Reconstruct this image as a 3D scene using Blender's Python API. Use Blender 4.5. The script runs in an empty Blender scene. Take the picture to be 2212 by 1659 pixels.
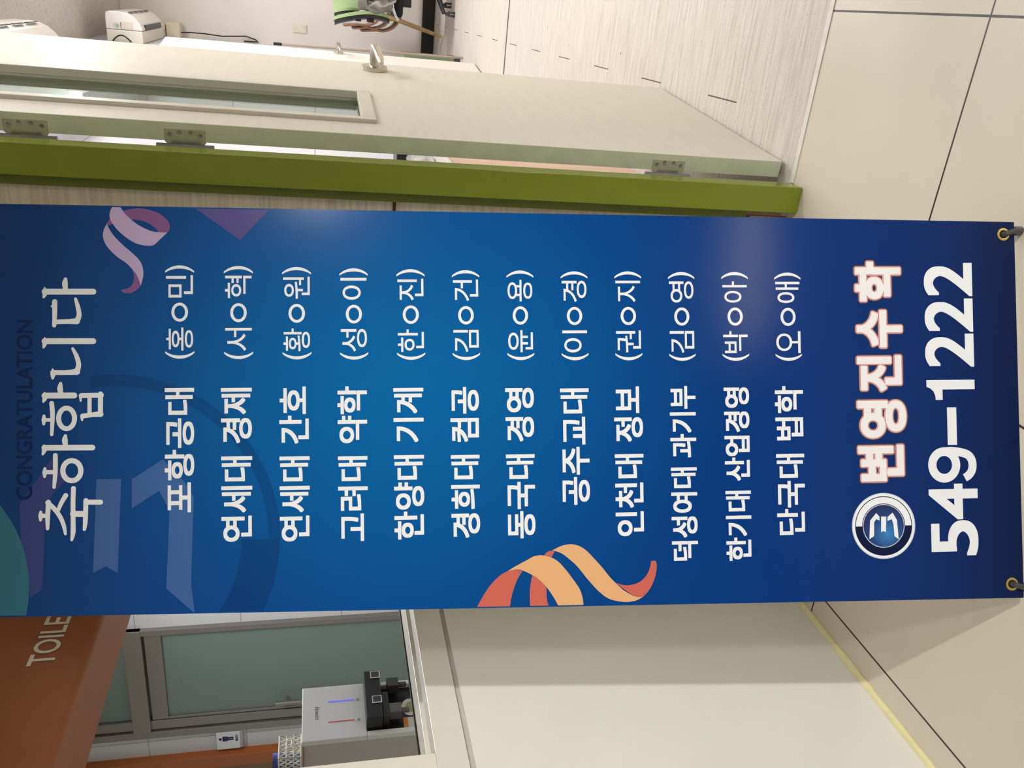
import bpy, bmesh, math, random
from mathutils import Vector, Matrix, Euler
random.seed(7)
SC = bpy.context.scene
COL = SC.collection

# ---------------------------------------------------------------- camera, world, big lights, exposure
cam_d = bpy.data.cameras.new('camera'); cam = bpy.data.objects.new('camera', cam_d); COL.objects.link(cam)
RIGHT = Vector((0.9086, 0.4176, -0.0032)); DOWN = Vector((0.0930, -0.2099, -0.9733)); FWD = Vector((-0.4071, 0.8841, -0.2296))
cam.matrix_world = Matrix(((DOWN.x, RIGHT.x, -FWD.x, 0.0), (DOWN.y, RIGHT.y, -FWD.y, 0.0), (DOWN.z, RIGHT.z, -FWD.z, 1.105), (0, 0, 0, 1)))
cam_d.sensor_width = 36.0; cam_d.lens = 1786.3 / 2212 * 36.0; cam_d.clip_start = 0.02      # the phone was held on its side
SC.camera = cam
w = bpy.data.worlds.new('world'); SC.world = w; w.use_nodes = True
w.node_tree.nodes['Background'].inputs[0].default_value = (0.97, 1.0, 0.98, 1)
w.node_tree.nodes['Background'].inputs[1].default_value = 0.35
SC.view_settings.view_transform = 'Standard'; SC.view_settings.look = 'None'
SC.view_settings.exposure = 0.0; SC.view_settings.gamma = 1.0; SC.view_settings.use_curve_mapping = False

def area(name, loc, sx, sy, power, col=(1, 0.95, 0.88), aim=None):
    d = bpy.data.lights.new(name, 'AREA'); d.shape = 'RECTANGLE'; d.size = sx; d.size_y = sy; d.energy = power; d.color = col
    o = bpy.data.objects.new(name, d); COL.objects.link(o); o.location = loc
    if aim: o.rotation_euler = (Vector(aim) - Vector(loc)).to_track_quat('-Z', 'Y').to_euler()
    return o
def spot(name, loc, aim, power, angle, blend, rad=0.06, col=(1, 0.99, 0.965)):
    d = bpy.data.lights.new(name, 'SPOT'); d.energy = power; d.spot_size = math.radians(angle); d.spot_blend = blend
    d.shadow_soft_size = rad; d.color = col
    o = bpy.data.objects.new(name, d); COL.objects.link(o); o.location = loc
    o.rotation_euler = (Vector(aim) - Vector(loc)).to_track_quat('-Z', 'Y').to_euler()
    return o
spot('corridor_spot', (3.5, -1.45, 2.56), (-1.1, 0.75, 0.15), 540, 33, 0.75, 0.05)
spot('corridor_spot', (2.9, -2.1, 2.56), (-1.1, 1.0, 0.2), 230, 34, 0.8, 0.10)
spot('corridor_spot', (0.98, -0.66, 2.56), (0.98, -0.66, 0), 4400, 21, 0.6, 0.04)  # added spot: its floor pool puts the pale glow on the banner
area('room_ceiling_light', (1.5, 2.6, 2.74), 1.2, 0.3, 36, (0.99, 0.99, 1.0))
area('room_ceiling_light', (0.7, 4.0, 2.74), 1.2, 0.3, 36, (0.99, 0.99, 1.0))
area('room_ceiling_light', (0.9, 6.4, 2.74), 1.2, 0.3, 72, (1, 0.985, 0.99))
area('toilet_ceiling_light', (-2.35, 3.15, 2.5), 0.5, 0.5, 46, (0.97, 1.0, 1.0))

# ---------------------------------------------------------------- measured outlines of the printed artwork (millimetres from the banner foot)
ROWS = [["포항공대",164.2,1282.6,347.4,1325.1],["연세대 경제",119.4,1199.1,346.6,1244.0],["연세대 간호",117.7,1115.3,347.7,1159.4],["고려대 약학",115.9,1030.0,347.2,1073.8],["한양대 기계",116.6,945.8,343.9,990.8],["경희대 컴공",116.6,862.1,344.4,905.5],["동국대 경영",113.9,778.3,342.1,822.1],["공주교대",162.8,693.9,340.5,738.2],["인천대 정보",113.3,610.1,342.5,654.8],["덕성여대 과기부",73.6,526.9,342.3,567.7],["한기대 산업경영",71.3,441.8,339.2,482.2],["단국대 법학",108.9,355.3,340.5,400.7]]
NAMES = [["(홍○민)",390.5,1282.0,528.9,1324.0],["(서○혁)",389.2,1196.9,528.1,1239.1],["(황○원)",388.1,1111.6,526.6,1154.1],["(성○이)",387.1,1027.5,524.7,1069.5],["(한○진)",386.1,942.3,523.4,984.7],["(김○건)",385.1,859.6,522.0,901.1],["(윤○용)",384.4,776.8,521.5,818.0],["(이○경)",383.5,693.2,520.2,734.8],["(권○지)",382.8,609.4,520.2,651.4],["(김○영)",381.3,525.5,519.3,567.2],["(박○아)",380.6,440.4,519.3,482.9],["(오○애)",379.9,355.5,518.4,398.1]]
CONG = ["CONGRATULATION",187.2,1511.5,449.0,1534.8]
DIGITS = [["5",69.7,73.5,125.3,151.2],["4",126.9,73.0,183.1,154.0],["9",185.3,72.8,240.9,154.1],["-",244.6,105.0,304.0,120.4],["1",316.0,73.5,347.6,153.4],["2",368.2,73.4,421.1,154.2],["2",423.9,73.5,477.1,153.6],["2",480.8,73.5,534.0,153.7]]
LOGO = [["변",189.1,193.5,246.2,268.2],["영",257.2,188.0,316.3,267.8],["진",330.3,194.0,387.3,266.9],["수",399.5,191.5,458.9,266.5],["학",472.6,192.4,535.9,267.5]]
TITLE = [[[[475.4,1480.7],[456.6,1480.7],[440.6,1481.4]],[7.4,6.7,5.9]],[[[468.9,1484.9],[466.0,1481.2]],[2.7,3.9]],[[[445.7,1480.7],[446.2,1464.1],[446.7,1449.6]],[6.7,6.7,9.0]],[[[446.7,1449.6],[455.5,1446.3],[467.8,1448.1],[479.5,1451.4]],[8.2,7.0,6.3,4.3]],[[[490.1,1494.8],[490.0,1426.3]],[8.6,8.6]],[[[495.4,1494.8],[487.7,1494.4],[482.2,1496.2]],[2.7,7.4,3.5]],[[[493.3,1465.5],[501.8,1466.3],[508.4,1465.5]],[6.7,8.2,5.1]],[[[371.7,1483.5],[371.5,1464.0],[372.7,1449.6]],[7.0,6.7,9.4]],[[[372.7,1449.6],[383.0,1446.9],[395.3,1449.9],[406.6,1455.4]],[8.2,7.0,6.3,3.9]],[[[376.8,1483.5],[369.3,1483.0],[363.1,1483.5]],[2.0,7.8,3.5]],[[[417.6,1494.7],[417.2,1426.4]],[8.6,8.6]],[[[422.1,1494.7],[415.3,1494.4],[408.8,1496.2]],[2.7,7.4,3.5]],[[[338.1,1494.7],[338.0,1453.2]],[8.6,8.6]],[[[342.2,1494.7],[335.1,1494.3],[329.5,1496.4]],[2.7,7.4,3.5]],[[[341.6,1472.3],[348.6,1473.1],[355.5,1472.3]],[6.7,8.2,4.7]],[[[308.8,1495.5],[303.2,1495.7],[296.8,1495.9]],[3.9,6.7,3.9]],[[[302.8,1495.5],[302.7,1484.7]],[5.1,5.1]],[[[327.0,1484.8],[309.7,1483.5],[281.3,1484.7]],[6.7,6.7,4.7]],[[[304.5,1452.6],[301.1,1452.9],[298.0,1453.7],[295.2,1455.1],[292.8,1456.9],[291.1,1459.0],[290.0,1461.3],[289.6,1463.8],[290.0,1466.3],[291.2,1468.7],[293.0,1470.8],[295.4,1472.6],[298.3,1473.9],[301.4,1474.7],[304.8,1475.0],[308.1,1474.7],[311.2,1473.9],[314.1,1472.6],[316.4,1470.8],[318.2,1468.7],[319.3,1466.3],[319.6,1463.8],[319.2,1461.4],[318.1,1459.0],[316.2,1456.9],[313.8,1455.1],[311.0,1453.8],[307.8,1452.9],[304.5,1452.6]],[7.0,7.0,7.0,7.0,7.0,7.0,7.0,7.0,7.0,7.0,7.0,7.0,7.0,7.0,7.0,7.0,7.0,7.0,7.0,7.0,7.0,7.0,7.0,7.0,7.0,7.0,7.0,7.0,7.0]],[[[337.7,1443.2],[338.0,1414.8]],[7.0,7.0]],[[[336.4,1444.5],[329.9,1444.1]],[3.9,2.7]],[[[307.7,1441.4],[309.4,1427.8],[310.4,1416.1]],[7.0,6.7,8.6]],[[[307.3,1442.3],[301.7,1442.0]],[5.1,2.7]],[[[339.9,1416.0],[309.6,1416.1]],[7.0,7.0]],[[[337.2,1431.5],[309.4,1431.5]],[5.9,5.9]],[[[262.3,1494.9],[261.6,1427.5]],[8.2,8.2]],[[[265.8,1495.5],[259.5,1494.9],[253.0,1497.1]],[2.7,7.4,3.5]],[[[265.3,1465.4],[273.0,1466.2],[279.2,1465.4]],[6.7,8.2,4.7]],[[[232.2,1494.2],[226.6,1494.4],[220.3,1494.5]],[3.9,6.7,3.9]],[[[226.8,1494.2],[226.6,1481.1]],[5.9,5.9]],[[[251.0,1479.5],[227.5,1479.5],[204.8,1481.2]],[6.7,6.7,4.7]],[[[228.1,1443.8],[224.9,1444.1],[221.8,1445.0],[219.1,1446.5],[216.8,1448.5],[215.1,1450.9],[214.1,1453.6],[213.8,1456.4],[214.2,1459.2],[215.3,1461.9],[217.1,1464.3],[219.5,1466.3],[222.3,1467.8],[225.4,1468.7],[228.6,1469.0],[231.8,1468.7],[234.9,1467.8],[237.6,1466.3],[239.9,1464.3],[241.6,1461.9],[242.6,1459.2],[242.9,1456.4],[242.5,1453.6],[241.4,1450.9],[239.6,1448.5],[237.3,1446.5],[234.5,1445.0],[231.4,1444.1],[228.1,1443.8]],[7.4,7.4,7.4,7.4,7.4,7.4,7.4,7.4,7.4,7.4,7.4,7.4,7.4,7.4,7.4,7.4,7.4,7.4,7.4,7.4,7.4,7.4,7.4,7.4,7.4,7.4,7.4,7.4,7.4]],[[[169.2,1499.9],[163.7,1499.9],[157.5,1500.2]],[3.9,6.7,3.9]],[[[163.7,1499.5],[163.5,1490.5]],[5.9,5.9]],[[[183.3,1489.1],[160.7,1490.2],[144.9,1490.2]],[7.0,6.7,4.7]],[[[182.6,1490.2],[173.5,1481.0],[162.1,1473.0],[149.0,1467.6],[136.8,1465.4]],[6.7,6.7,6.3,5.9,3.9]],[[[170.6,1475.7],[181.6,1471.2],[192.5,1464.9]],[5.1,6.3,7.0]],[[[202.7,1454.1],[186.0,1454.6],[161.7,1454.6],[139.4,1454.6],[127.9,1456.4]],[6.7,6.7,6.7,7.0,3.9]],[[[165.4,1454.6],[165.1,1438.7]],[8.6,8.6]],[[[184.6,1436.6],[155.7,1437.3],[142.7,1438.7]],[7.0,6.7,4.7]],[[[182.2,1435.8],[181.8,1416.1]],[7.4,7.4]]]
PINK_BACK = [[[609.1,1383.9],[612.4,1372.9],[613.3,1358.2],[610.3,1343.4],[604.7,1330.5],[597.1,1321.3],[588.5,1317.1],[580.8,1318.0],[577.0,1321.4],[577.1,1332.5],[583.6,1337.0],[591.2,1347.2],[595.3,1358.2],[596.8,1367.4],[596.4,1371.4],[600.6,1378.4]],[[597.6,1402.6],[591.9,1406.8],[587.5,1406.2],[589.4,1400.4],[591.9,1398.2]],[[522.6,1370.8],[513.1,1368.4],[503.6,1369.4],[496.0,1374.9],[492.3,1387.3],[488.5,1383.1],[488.1,1373.0],[493.2,1363.9],[499.4,1358.7],[511.2,1362.0]]]
PINK_FRONT = [[[617.0,1398.2],[617.1,1388.5],[609.1,1383.9],[600.6,1376.6],[591.1,1365.6],[583.5,1352.7],[578.8,1339.8],[577.6,1320.5],[568.0,1330.6],[558.8,1340.8],[558.4,1352.7],[561.6,1365.6],[569.2,1378.4],[580.5,1391.2],[590.0,1398.5],[598.5,1402.7],[608.0,1402.6]],[[590.9,1406.8],[582.3,1411.0],[571.9,1412.6],[561.5,1409.5],[551.0,1402.2],[540.6,1391.3],[533.0,1380.3],[523.6,1371.2],[513.1,1363.8],[498.9,1358.7],[513.1,1355.2],[526.4,1356.1],[536.9,1361.0],[547.3,1371.1],[558.7,1383.9],[572.0,1396.7],[583.3,1404.0],[588.1,1406.2]]]
TRI = [[[614.1,1280.5],[566.9,1215.1],[612.4,1172.9]]]
TEAL = [[[254.9,1709.7],[253.3,1734.9],[248.3,1759.8],[240.2,1783.8],[229.0,1806.5],[214.9,1827.5],[198.2,1846.6],[179.2,1863.3],[158.1,1877.3],[135.4,1888.5],[111.4,1896.7],[86.6,1901.6],[61.3,1903.3],[36.1,1901.6],[11.2,1896.7],[-12.8,1888.5],[-35.5,1877.3],[-56.5,1863.3],[-75.6,1846.6],[-92.3,1827.5],[-106.3,1806.5],[-117.5,1783.8],[-125.7,1759.8],[-130.6,1734.9],[-132.3,1709.7],[-130.6,1684.4],[-125.7,1659.6],[-117.5,1635.6],[-106.3,1612.9],[-92.3,1591.8],[-75.6,1572.8],[-56.5,1556.1],[-35.5,1542.0],[-12.8,1530.8],[11.2,1522.7],[36.1,1517.7],[61.3,1516.1],[86.6,1517.7],[111.4,1522.7],[135.4,1530.8],[158.1,1542.0],[179.2,1556.1],[198.2,1572.8],[214.9,1591.8],[229.0,1612.9],[240.2,1635.6],[248.3,1659.6],[253.3,1684.4]]]
BAR_L = [[[182.0,1529.4],[202.1,1515.1],[246.3,1485.6],[216.0,1464.0],[197.7,1480.2],[179.3,1493.6],[116.2,1495.3],[57.0,1498.9],[45.5,1514.9],[72.3,1516.7],[98.3,1520.3],[122.6,1527.5]]]
BARS = [[[215.2,1422.1],[215.1,1387.1],[150.9,1389.5],[78.1,1392.1],[88.3,1408.9],[78.5,1427.0],[151.7,1424.3]],[[214.2,1372.0],[242.6,1327.7],[210.9,1298.4],[186.1,1283.7],[129.7,1285.7],[58.3,1287.8],[16.0,1282.8],[53.7,1323.5],[111.7,1320.6],[168.1,1318.7],[196.6,1333.3],[171.7,1372.0]]]
RING_DARK = [[[121.3,1160.0],[111.9,1160.2],[102.6,1160.8],[93.3,1161.7],[84.0,1163.0],[74.9,1164.7],[65.8,1166.7],[56.8,1169.0],[47.9,1171.7],[39.2,1174.8],[30.5,1178.1],[22.1,1181.8],[13.8,1185.8],[5.7,1190.1],[-2.3,1194.8],[-10.0,1199.7],[-17.5,1204.9],[16.3,1249.3],[22.0,1245.3],[28.0,1241.5],[34.0,1238.0],[40.3,1234.7],[46.6,1231.6],[53.1,1228.8],[59.7,1226.3],[66.4,1224.0],[73.2,1221.9],[80.1,1220.1],[87.1,1218.6],[94.1,1217.4],[101.2,1216.4],[108.3,1215.7],[115.5,1215.2],[122.7,1215.1]]]
RING_LINE = [[[365.5,1431.3],[366.8,1421.3],[367.7,1411.3],[368.1,1401.2],[368.0,1391.1],[367.6,1381.0],[366.6,1370.9],[365.2,1360.9],[363.4,1350.8],[361.1,1340.9],[358.4,1331.1],[355.2,1321.3],[351.6,1311.7],[347.6,1302.2],[343.2,1292.9],[338.3,1283.8],[333.0,1274.9],[327.4,1266.2],[321.4,1257.7],[314.9,1249.5],[308.2,1241.6],[301.1,1233.9],[293.6,1226.6],[285.8,1219.5],[277.8,1212.8],[269.4,1206.5],[260.8,1200.4],[251.9,1194.8],[242.7,1189.5],[233.4,1184.6],[223.8,1180.1],[214.1,1176.0],[204.2,1172.4],[194.1,1169.1],[183.9,1166.3],[173.6,1163.9],[163.3,1162.0],[152.8,1160.5],[142.3,1159.4],[131.8,1158.8],[121.3,1158.6],[121.7,1175.5],[131.5,1175.6],[141.2,1176.2],[151.0,1177.2],[160.7,1178.6],[170.3,1180.4],[179.9,1182.6],[189.3,1185.2],[198.7,1188.2],[207.9,1191.6],[216.9,1195.4],[225.8,1199.6],[234.5,1204.1],[243.0,1209.0],[251.2,1214.3],[259.3,1219.9],[267.0,1225.8],[274.5,1232.0],[281.8,1238.6],[288.7,1245.4],[295.3,1252.5],[301.6,1259.9],[307.6,1267.5],[313.2,1275.4],[318.4,1283.4],[323.3,1291.7],[327.8,1300.2],[332.0,1308.8],[335.7,1317.6],[339.1,1326.5],[342.0,1335.6],[344.6,1344.7],[346.7,1354.0],[348.4,1363.3],[349.7,1372.6],[350.6,1382.0],[351.1,1391.4],[351.1,1400.8],[350.7,1410.2],[349.9,1419.5],[348.7,1428.8]]]
RED = [[[12.2,868.4],[28.9,858.9],[44.1,848.1],[57.2,835.1],[64.6,822.2],[66.4,809.3],[64.7,799.0],[51.5,807.3],[36.0,813.2],[22.0,817.0],[12.1,818.5]],[[58.6,783.9],[43.8,786.9],[29.6,788.3],[11.7,788.0],[11.1,759.8],[21.7,762.5],[39.5,763.4],[49.7,772.2]],[[87.3,765.7],[93.1,759.4],[94.0,749.3],[83.9,754.5],[86.4,760.2]],[[42.1,655.0],[38.4,641.9],[39.2,630.2],[43.2,618.5],[53.0,608.0],[64.3,602.7],[74.6,600.7],[74.4,593.3],[66.9,592.0],[52.6,594.1],[38.4,599.5],[27.1,607.0],[20.1,614.4],[21.9,626.1],[29.5,639.2]]]
PEACH = [[[64.6,822.2],[72.1,809.2],[80.9,791.9],[86.5,780.4],[87.3,767.4],[84.2,755.9],[77.5,744.5],[65.0,733.1],[49.7,721.7],[34.5,711.8],[21.5,707.6],[10.3,706.4],[11.0,745.1],[24.3,752.4],[38.8,762.3],[52.0,775.0],[59.4,786.4],[65.4,799.0],[67.1,809.3]],[[94.4,753.6],[101.1,738.4],[103.1,725.3],[100.9,713.8],[94.2,702.3],[82.5,690.8],[66.3,676.5],[51.7,665.1],[39.9,653.6],[29.6,642.1],[21.2,626.1],[20.1,614.4],[15.0,624.8],[13.0,639.4],[14.9,654.0],[19.6,668.5],[30.8,682.8],[48.4,698.6],[68.1,714.2],[80.6,727.1],[89.4,738.5],[93.7,749.3]]]
EMB = [[119.3,228.8],[120.5,281.0],[171.4,227.6]]
EMB_M = [[[99.0,252.6],[128.2,250.8],[139.7,240.6],[133.8,235.4],[127.9,235.5],[130.2,240.8],[125.2,244.3],[103.9,244.8]],[[134.1,232.7],[133.9,224.2],[109.3,225.6],[111.6,229.4],[109.5,233.2]],[[133.1,222.4],[139.9,213.8],[128.0,207.1],[97.8,204.8],[103.1,211.6],[120.8,212.7],[129.6,215.5],[126.9,222.5]]]
EYE = [[579.8,19.5],[22.6,19.9]]
HOT = [[356.3,955.7],[442.2,1361.8],[292.9,381.5],[288.3,39.8],[308.5,1557.3]]
# ---------------------------------------------------------------- helpers
def lin(c):
    f = lambda v: (v / 255) / 12.92 if v / 255 <= 0.04045 else ((v / 255 + 0.055) / 1.055) ** 2.4
    return (f(c[0]), f(c[1]), f(c[2]), 1.0)

class NT:
    """tiny node-tree writer"""
    def __init__(s, name):
        s.m = bpy.data.materials.new(name); s.m.use_nodes = True; s.t = s.m.node_tree; s.n = s.t.nodes; s.p = s.n['Principled BSDF']
    def add(s, typ, **kw):
        n = s.n.new(typ)
        for k, v in kw.items(): setattr(n, k, v)
        return n
    def link(s, a, b): s.t.links.new(a, b)
    def val(s, sock, v):
        if hasattr(v, 'node'): s.link(v, sock)
        else: sock.default_value = v
    def math(s, op, a, b=0.0, c=0.0):
        n = s.add('ShaderNodeMath', operation=op); s.val(n.inputs[0], a); s.val(n.inputs[1], b); s.val(n.inputs[2], c); return n.outputs[0]
    def mix(s, fac, a, b, mode='MIX'):
        n = s.add('ShaderNodeMixRGB', blend_type=mode); s.val(n.inputs[0], fac); s.val(n.inputs[1], a); s.val(n.inputs[2], b); return n.outputs[0]
    def coords(s, scale=(1, 1, 1)):
        tc = s.add('ShaderNodeTexCoord'); mp = s.add('ShaderNodeMapping'); mp.inputs['Scale'].default_value = scale
        s.link(tc.outputs['Object'], mp.inputs[0]); return mp.outputs[0]
    def xyz(s):
        tc = s.add('ShaderNodeTexCoord'); x = s.add('ShaderNodeSeparateXYZ'); s.link(tc.outputs['Object'], x.inputs[0]); return x.outputs
    def noise(s, vec, scale, detail=3, rough=0.55):
        n = s.add('ShaderNodeTexNoise'); s.link(vec, n.inputs['Vector']); n.inputs['Scale'].default_value = scale
        n.inputs['Detail'].default_value = detail; n.inputs['Roughness'].default_value = rough; return n.outputs['Fac']
    def ramp(s, fac, stops):
        n = s.add('ShaderNodeValToRGB'); s.link(fac, n.inputs[0]); e = n.color_ramp.elements
        e[0].position, e[0].color = stops[0]; e[1].position, e[1].color = stops[-1]
        for p, c in stops[1:-1]:
            x = e.new(p); x.color = c
        return n.outputs[0]
    def bump(s, h, strength=0.3, dist=0.002):
        b = s.add('ShaderNodeBump'); b.inputs['Strength'].default_value = strength; b.inputs['Distance'].default_value = dist
        s.link(h, b.inputs['Height']); s.link(b.outputs[0], s.p.inputs['Normal'])
    def base(s, c): s.val(s.p.inputs['Base Color'], c)

MATS = {}
def mat(name, rgb, rough=0.5, metal=0.0, var=0.06, scale=30, stretch=(1, 1, 1), bump=0.0, emit=None, spec=0.5):
    """plain surface with a faint tonal mottle"""
    if name in MATS: return MATS[name]
    t = NT(name); c = lin(rgb); v = t.coords(stretch); f = t.noise(v, scale)
    dark = tuple(x * (1 - var) for x in c[:3]) + (1,); lite = tuple(min(1, x * (1 + var)) for x in c[:3]) + (1,)
    t.base(t.ramp(f, [(0.3, dark), (0.7, lite)]))
    t.p.inputs['Roughness'].default_value = rough; t.p.inputs['Metallic'].default_value = metal
    t.p.inputs['Specular IOR Level'].default_value = spec
    if bump: t.bump(f, bump)
    if emit:
        t.p.inputs['Emission Color'].default_value = lin(rgb); t.p.inputs['Emission Strength'].default_value = emit
    MATS[name] = t.m; return t.m

class MB:
    """collects shapes for ONE mesh object; coordinates are given relative to `o`"""
    def __init__(s, o=(0, 0, 0)): s.v = []; s.f = []; s.mi = []; s.o = Vector(o)
    def add(s, verts, faces, mi=0):
        b = len(s.v); s.v += [Vector(p) - s.o for p in verts]; s.f += [[i + b for i in f] for f in faces]; s.mi += [mi] * len(faces); return s
    def box(s, lo, hi, mi=0, M=None):
        x0, y0, z0 = lo; x1, y1, z1 = hi
        vs = [(x0, y0, z0), (x1, y0, z0), (x1, y1, z0), (x0, y1, z0), (x0, y0, z1), (x1, y0, z1), (x1, y1, z1), (x0, y1, z1)]
        if M: vs = [M @ Vector(p) for p in vs]
        return s.add(vs, [(0, 3, 2, 1), (4, 5, 6, 7), (0, 1, 5, 4), (1, 2, 6, 5), (2, 3, 7, 6), (3, 0, 4, 7)], mi)
    def prism(s, poly, fn0, fn1, mi=0):
        """poly (2-D, any winding) mapped by fn0 / fn1 to the two end caps"""
        n = len(poly)
        return s.add([fn0(*p) for p in poly] + [fn1(*p) for p in poly], [list(range(n))[::-1], list(range(n, 2 * n))] + [(i, (i + 1) % n, n + (i + 1) % n, n + i) for i in range(n)], mi)
    def flat(s, poly, z=0.0, mi=0):
        a = sum(poly[i][0] * poly[(i + 1) % len(poly)][1] - poly[(i + 1) % len(poly)][0] * poly[i][1] for i in range(len(poly)))
        p = poly if a > 0 else poly[::-1]
        return s.add([(x, y, z) for x, y in p], [list(range(len(p)))], mi)
    def tube(s, pts, r, seg=10, mi=0, caps=True):
        P = [Vector(p) for p in pts]; n = len(P); rs = r if isinstance(r, (list, tuple)) else [r] * n
        vs = []; up = None
        for i in range(n):
            d = (P[min(i + 1, n - 1)] - P[max(i - 1, 0)]).normalized()
            if up is None: up = d.orthogonal().normalized()
            up = (up - d * up.dot(d)).normalized(); sd = d.cross(up)
            vs += [P[i] + (up * math.cos(2 * math.pi * k / seg) + sd * math.sin(2 * math.pi * k / seg)) * rs[i] for k in range(seg)]
        fs = [(i * seg + k, i * seg + (k + 1) % seg, (i + 1) * seg + (k + 1) % seg, (i + 1) * seg + k) for i in range(n - 1) for k in range(seg)]
        if caps: fs += [list(range(seg))[::-1], list(range((n - 1) * seg, n * seg))]
        return s.add(vs, fs, mi)
    def lathe(s, prof, c, axis, seg=24, mi=0):
        """prof = [(radius, height)] turned about `axis` through c"""
        a = Vector(axis).normalized(); u = a.orthogonal().normalized(); v = a.cross(u); c = Vector(c); vs = []
        for r, h in prof: vs += [c + a * h + (u * math.cos(2 * math.pi * k / seg) + v * math.sin(2 * math.pi * k / seg)) * r for k in range(seg)]
        n = len(prof)
        fs = [(i * seg + k, i * seg + (k + 1) % seg, (i + 1) * seg + (k + 1) % seg, (i + 1) * seg + k) for i in range(n - 1) for k in range(seg)]
        fs += [list(range(seg))[::-1], list(range((n - 1) * seg, n * seg))]
        return s.add(vs, fs, mi)
    def ring(s, c, axis, R, r, seg=28, sub=8, mi=0):
        a = Vector(axis).normalized(); u = a.orthogonal().normalized(); v = a.cross(u); c = Vector(c); vs = []
        for k in range(seg):
            d = u * math.cos(2 * math.pi * k / seg) + v * math.sin(2 * math.pi * k / seg)
            vs += [c + d * (R + r * math.cos(2 * math.pi * j / sub)) + a * r * math.sin(2 * math.pi * j / sub) for j in range(sub)]
        return s.add(vs, [(k * sub + j, ((k + 1) % seg) * sub + j, ((k + 1) % seg) * sub + (j + 1) % sub, k * sub + (j + 1) % sub) for k in range(seg) for j in range(sub)], mi)
    def mesh(s, me_obj, M, mi=0):
        return s.add([M @ v.co for v in me_obj.vertices], [list(p.vertices) for p in me_obj.polygons], mi)
    def build(s, name, mats, parent=None, bevel=0.0, smooth=False, fix=True, seg=2):
        me = bpy.data.meshes.new(name); me.from_pydata([tuple(v) for v in s.v], [], s.f)
        mats = mats if isinstance(mats, (list, tuple)) else [mats]
        for m in mats: me.materials.append(m)
        me.polygons.foreach_set('material_index', s.mi)
        if fix:
            bm = bmesh.new(); bm.from_mesh(me); bmesh.ops.recalc_face_normals(bm, faces=bm.faces); bm.to_mesh(me); bm.free()
        if smooth: me.polygons.foreach_set('use_smooth', [True] * len(me.polygons))
        me.update(); o = bpy.data.objects.new(name, me); COL.objects.link(o)
        if parent: o.parent = parent
        else: o.location = s.o
        if bevel:
            b = o.modifiers.new('edge', 'BEVEL'); b.width = bevel; b.segments = seg; b.limit_method = 'ANGLE'; b.angle_limit = math.radians(40)
        if smooth and not bevel:
            try: me.set_sharp_from_angle(angle=math.radians(40))
            except Exception: pass
        return o

def tag(o, label, cat, group=None, kind=None):
    if label: o['label'] = label
    if cat: o['category'] = cat
    if group: o['group'] = group
    if kind: o['kind'] = kind
    return o
def thing(name, label, cat, loc, rotz=0.0, group=None, kind=None, matrix=None):
    o = bpy.data.objects.new(name, None); COL.objects.link(o); o.empty_display_size = 0.05
    if matrix is not None: o.matrix_world = matrix
    else: o.location = loc; o.rotation_euler = (0, 0, rotz)
    return tag(o, label, cat, group, kind)
def struct(o, label=None, cat=None): return tag(o, label, cat, None, 'structure')
def dup(root, loc, label, rotz=None):
    r = root.copy(); COL.objects.link(r); r.location = loc; r['label'] = label
    if rotz is not None: r.rotation_euler = (0, 0, rotz)
    for ch in list(root.children):
        c = ch.copy(); COL.objects.link(c); c.parent = r
        for g in ch.children:
            d = g.copy(); COL.objects.link(d); d.parent = c
    return r

def glyphs(body, offset=0.0, res=4):
    """flat outline lettering -> mesh, returned with its bounding box"""
    cu = bpy.data.curves.new('lettering', 'FONT'); cu.body = body; cu.size = 1.0; cu.offset = offset; cu.resolution_u = res; cu.fill_mode = 'FRONT'
    o = bpy.data.objects.new('lettering', cu); COL.objects.link(o); dg = bpy.context.evaluated_depsgraph_get(); dg.update()
    me = bpy.data.meshes.new_from_object(o.evaluated_get(dg)); bpy.data.objects.remove(o); bpy.data.curves.remove(cu)
    xs = [v.co.x for v in me.vertices]; ys = [v.co.y for v in me.vertices]
    return me, (min(xs), min(ys), max(xs), max(ys))
def letter(mb, body, box, z, offset=0.0, mi=0, spread=0.0, copies=1, frame=None, res=4, square=False):
    """set lettering into box (x0,y0,x1,y1); spread > 0 fattens it with shifted copies; frame maps (x,y,z) to the mesh's space"""
    me, (a, b, c, d) = glyphs(body, offset, res); x0, y0, x1, y1 = box
    sx = (x1 - x0) / (c - a); sy = (y1 - y0) / (d - b)
    for k in range(copies):
        an = 2 * math.pi * k / max(1, copies); dx = spread * math.cos(an); dy = spread * math.sin(an)
        if square: q_ = max(abs(math.cos(an)), abs(math.sin(an))); dx /= q_; dy /= q_
        T = Matrix.Translation((x0 + dx, y0 + dy, z + k * 4e-6)) @ Matrix.Diagonal((sx, sy, 1, 1)) @ Matrix.Translation((-a, -b, 0))
        mb.mesh(me, (frame @ T) if frame else T, mi)
    bpy.data.meshes.remove(me)

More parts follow.
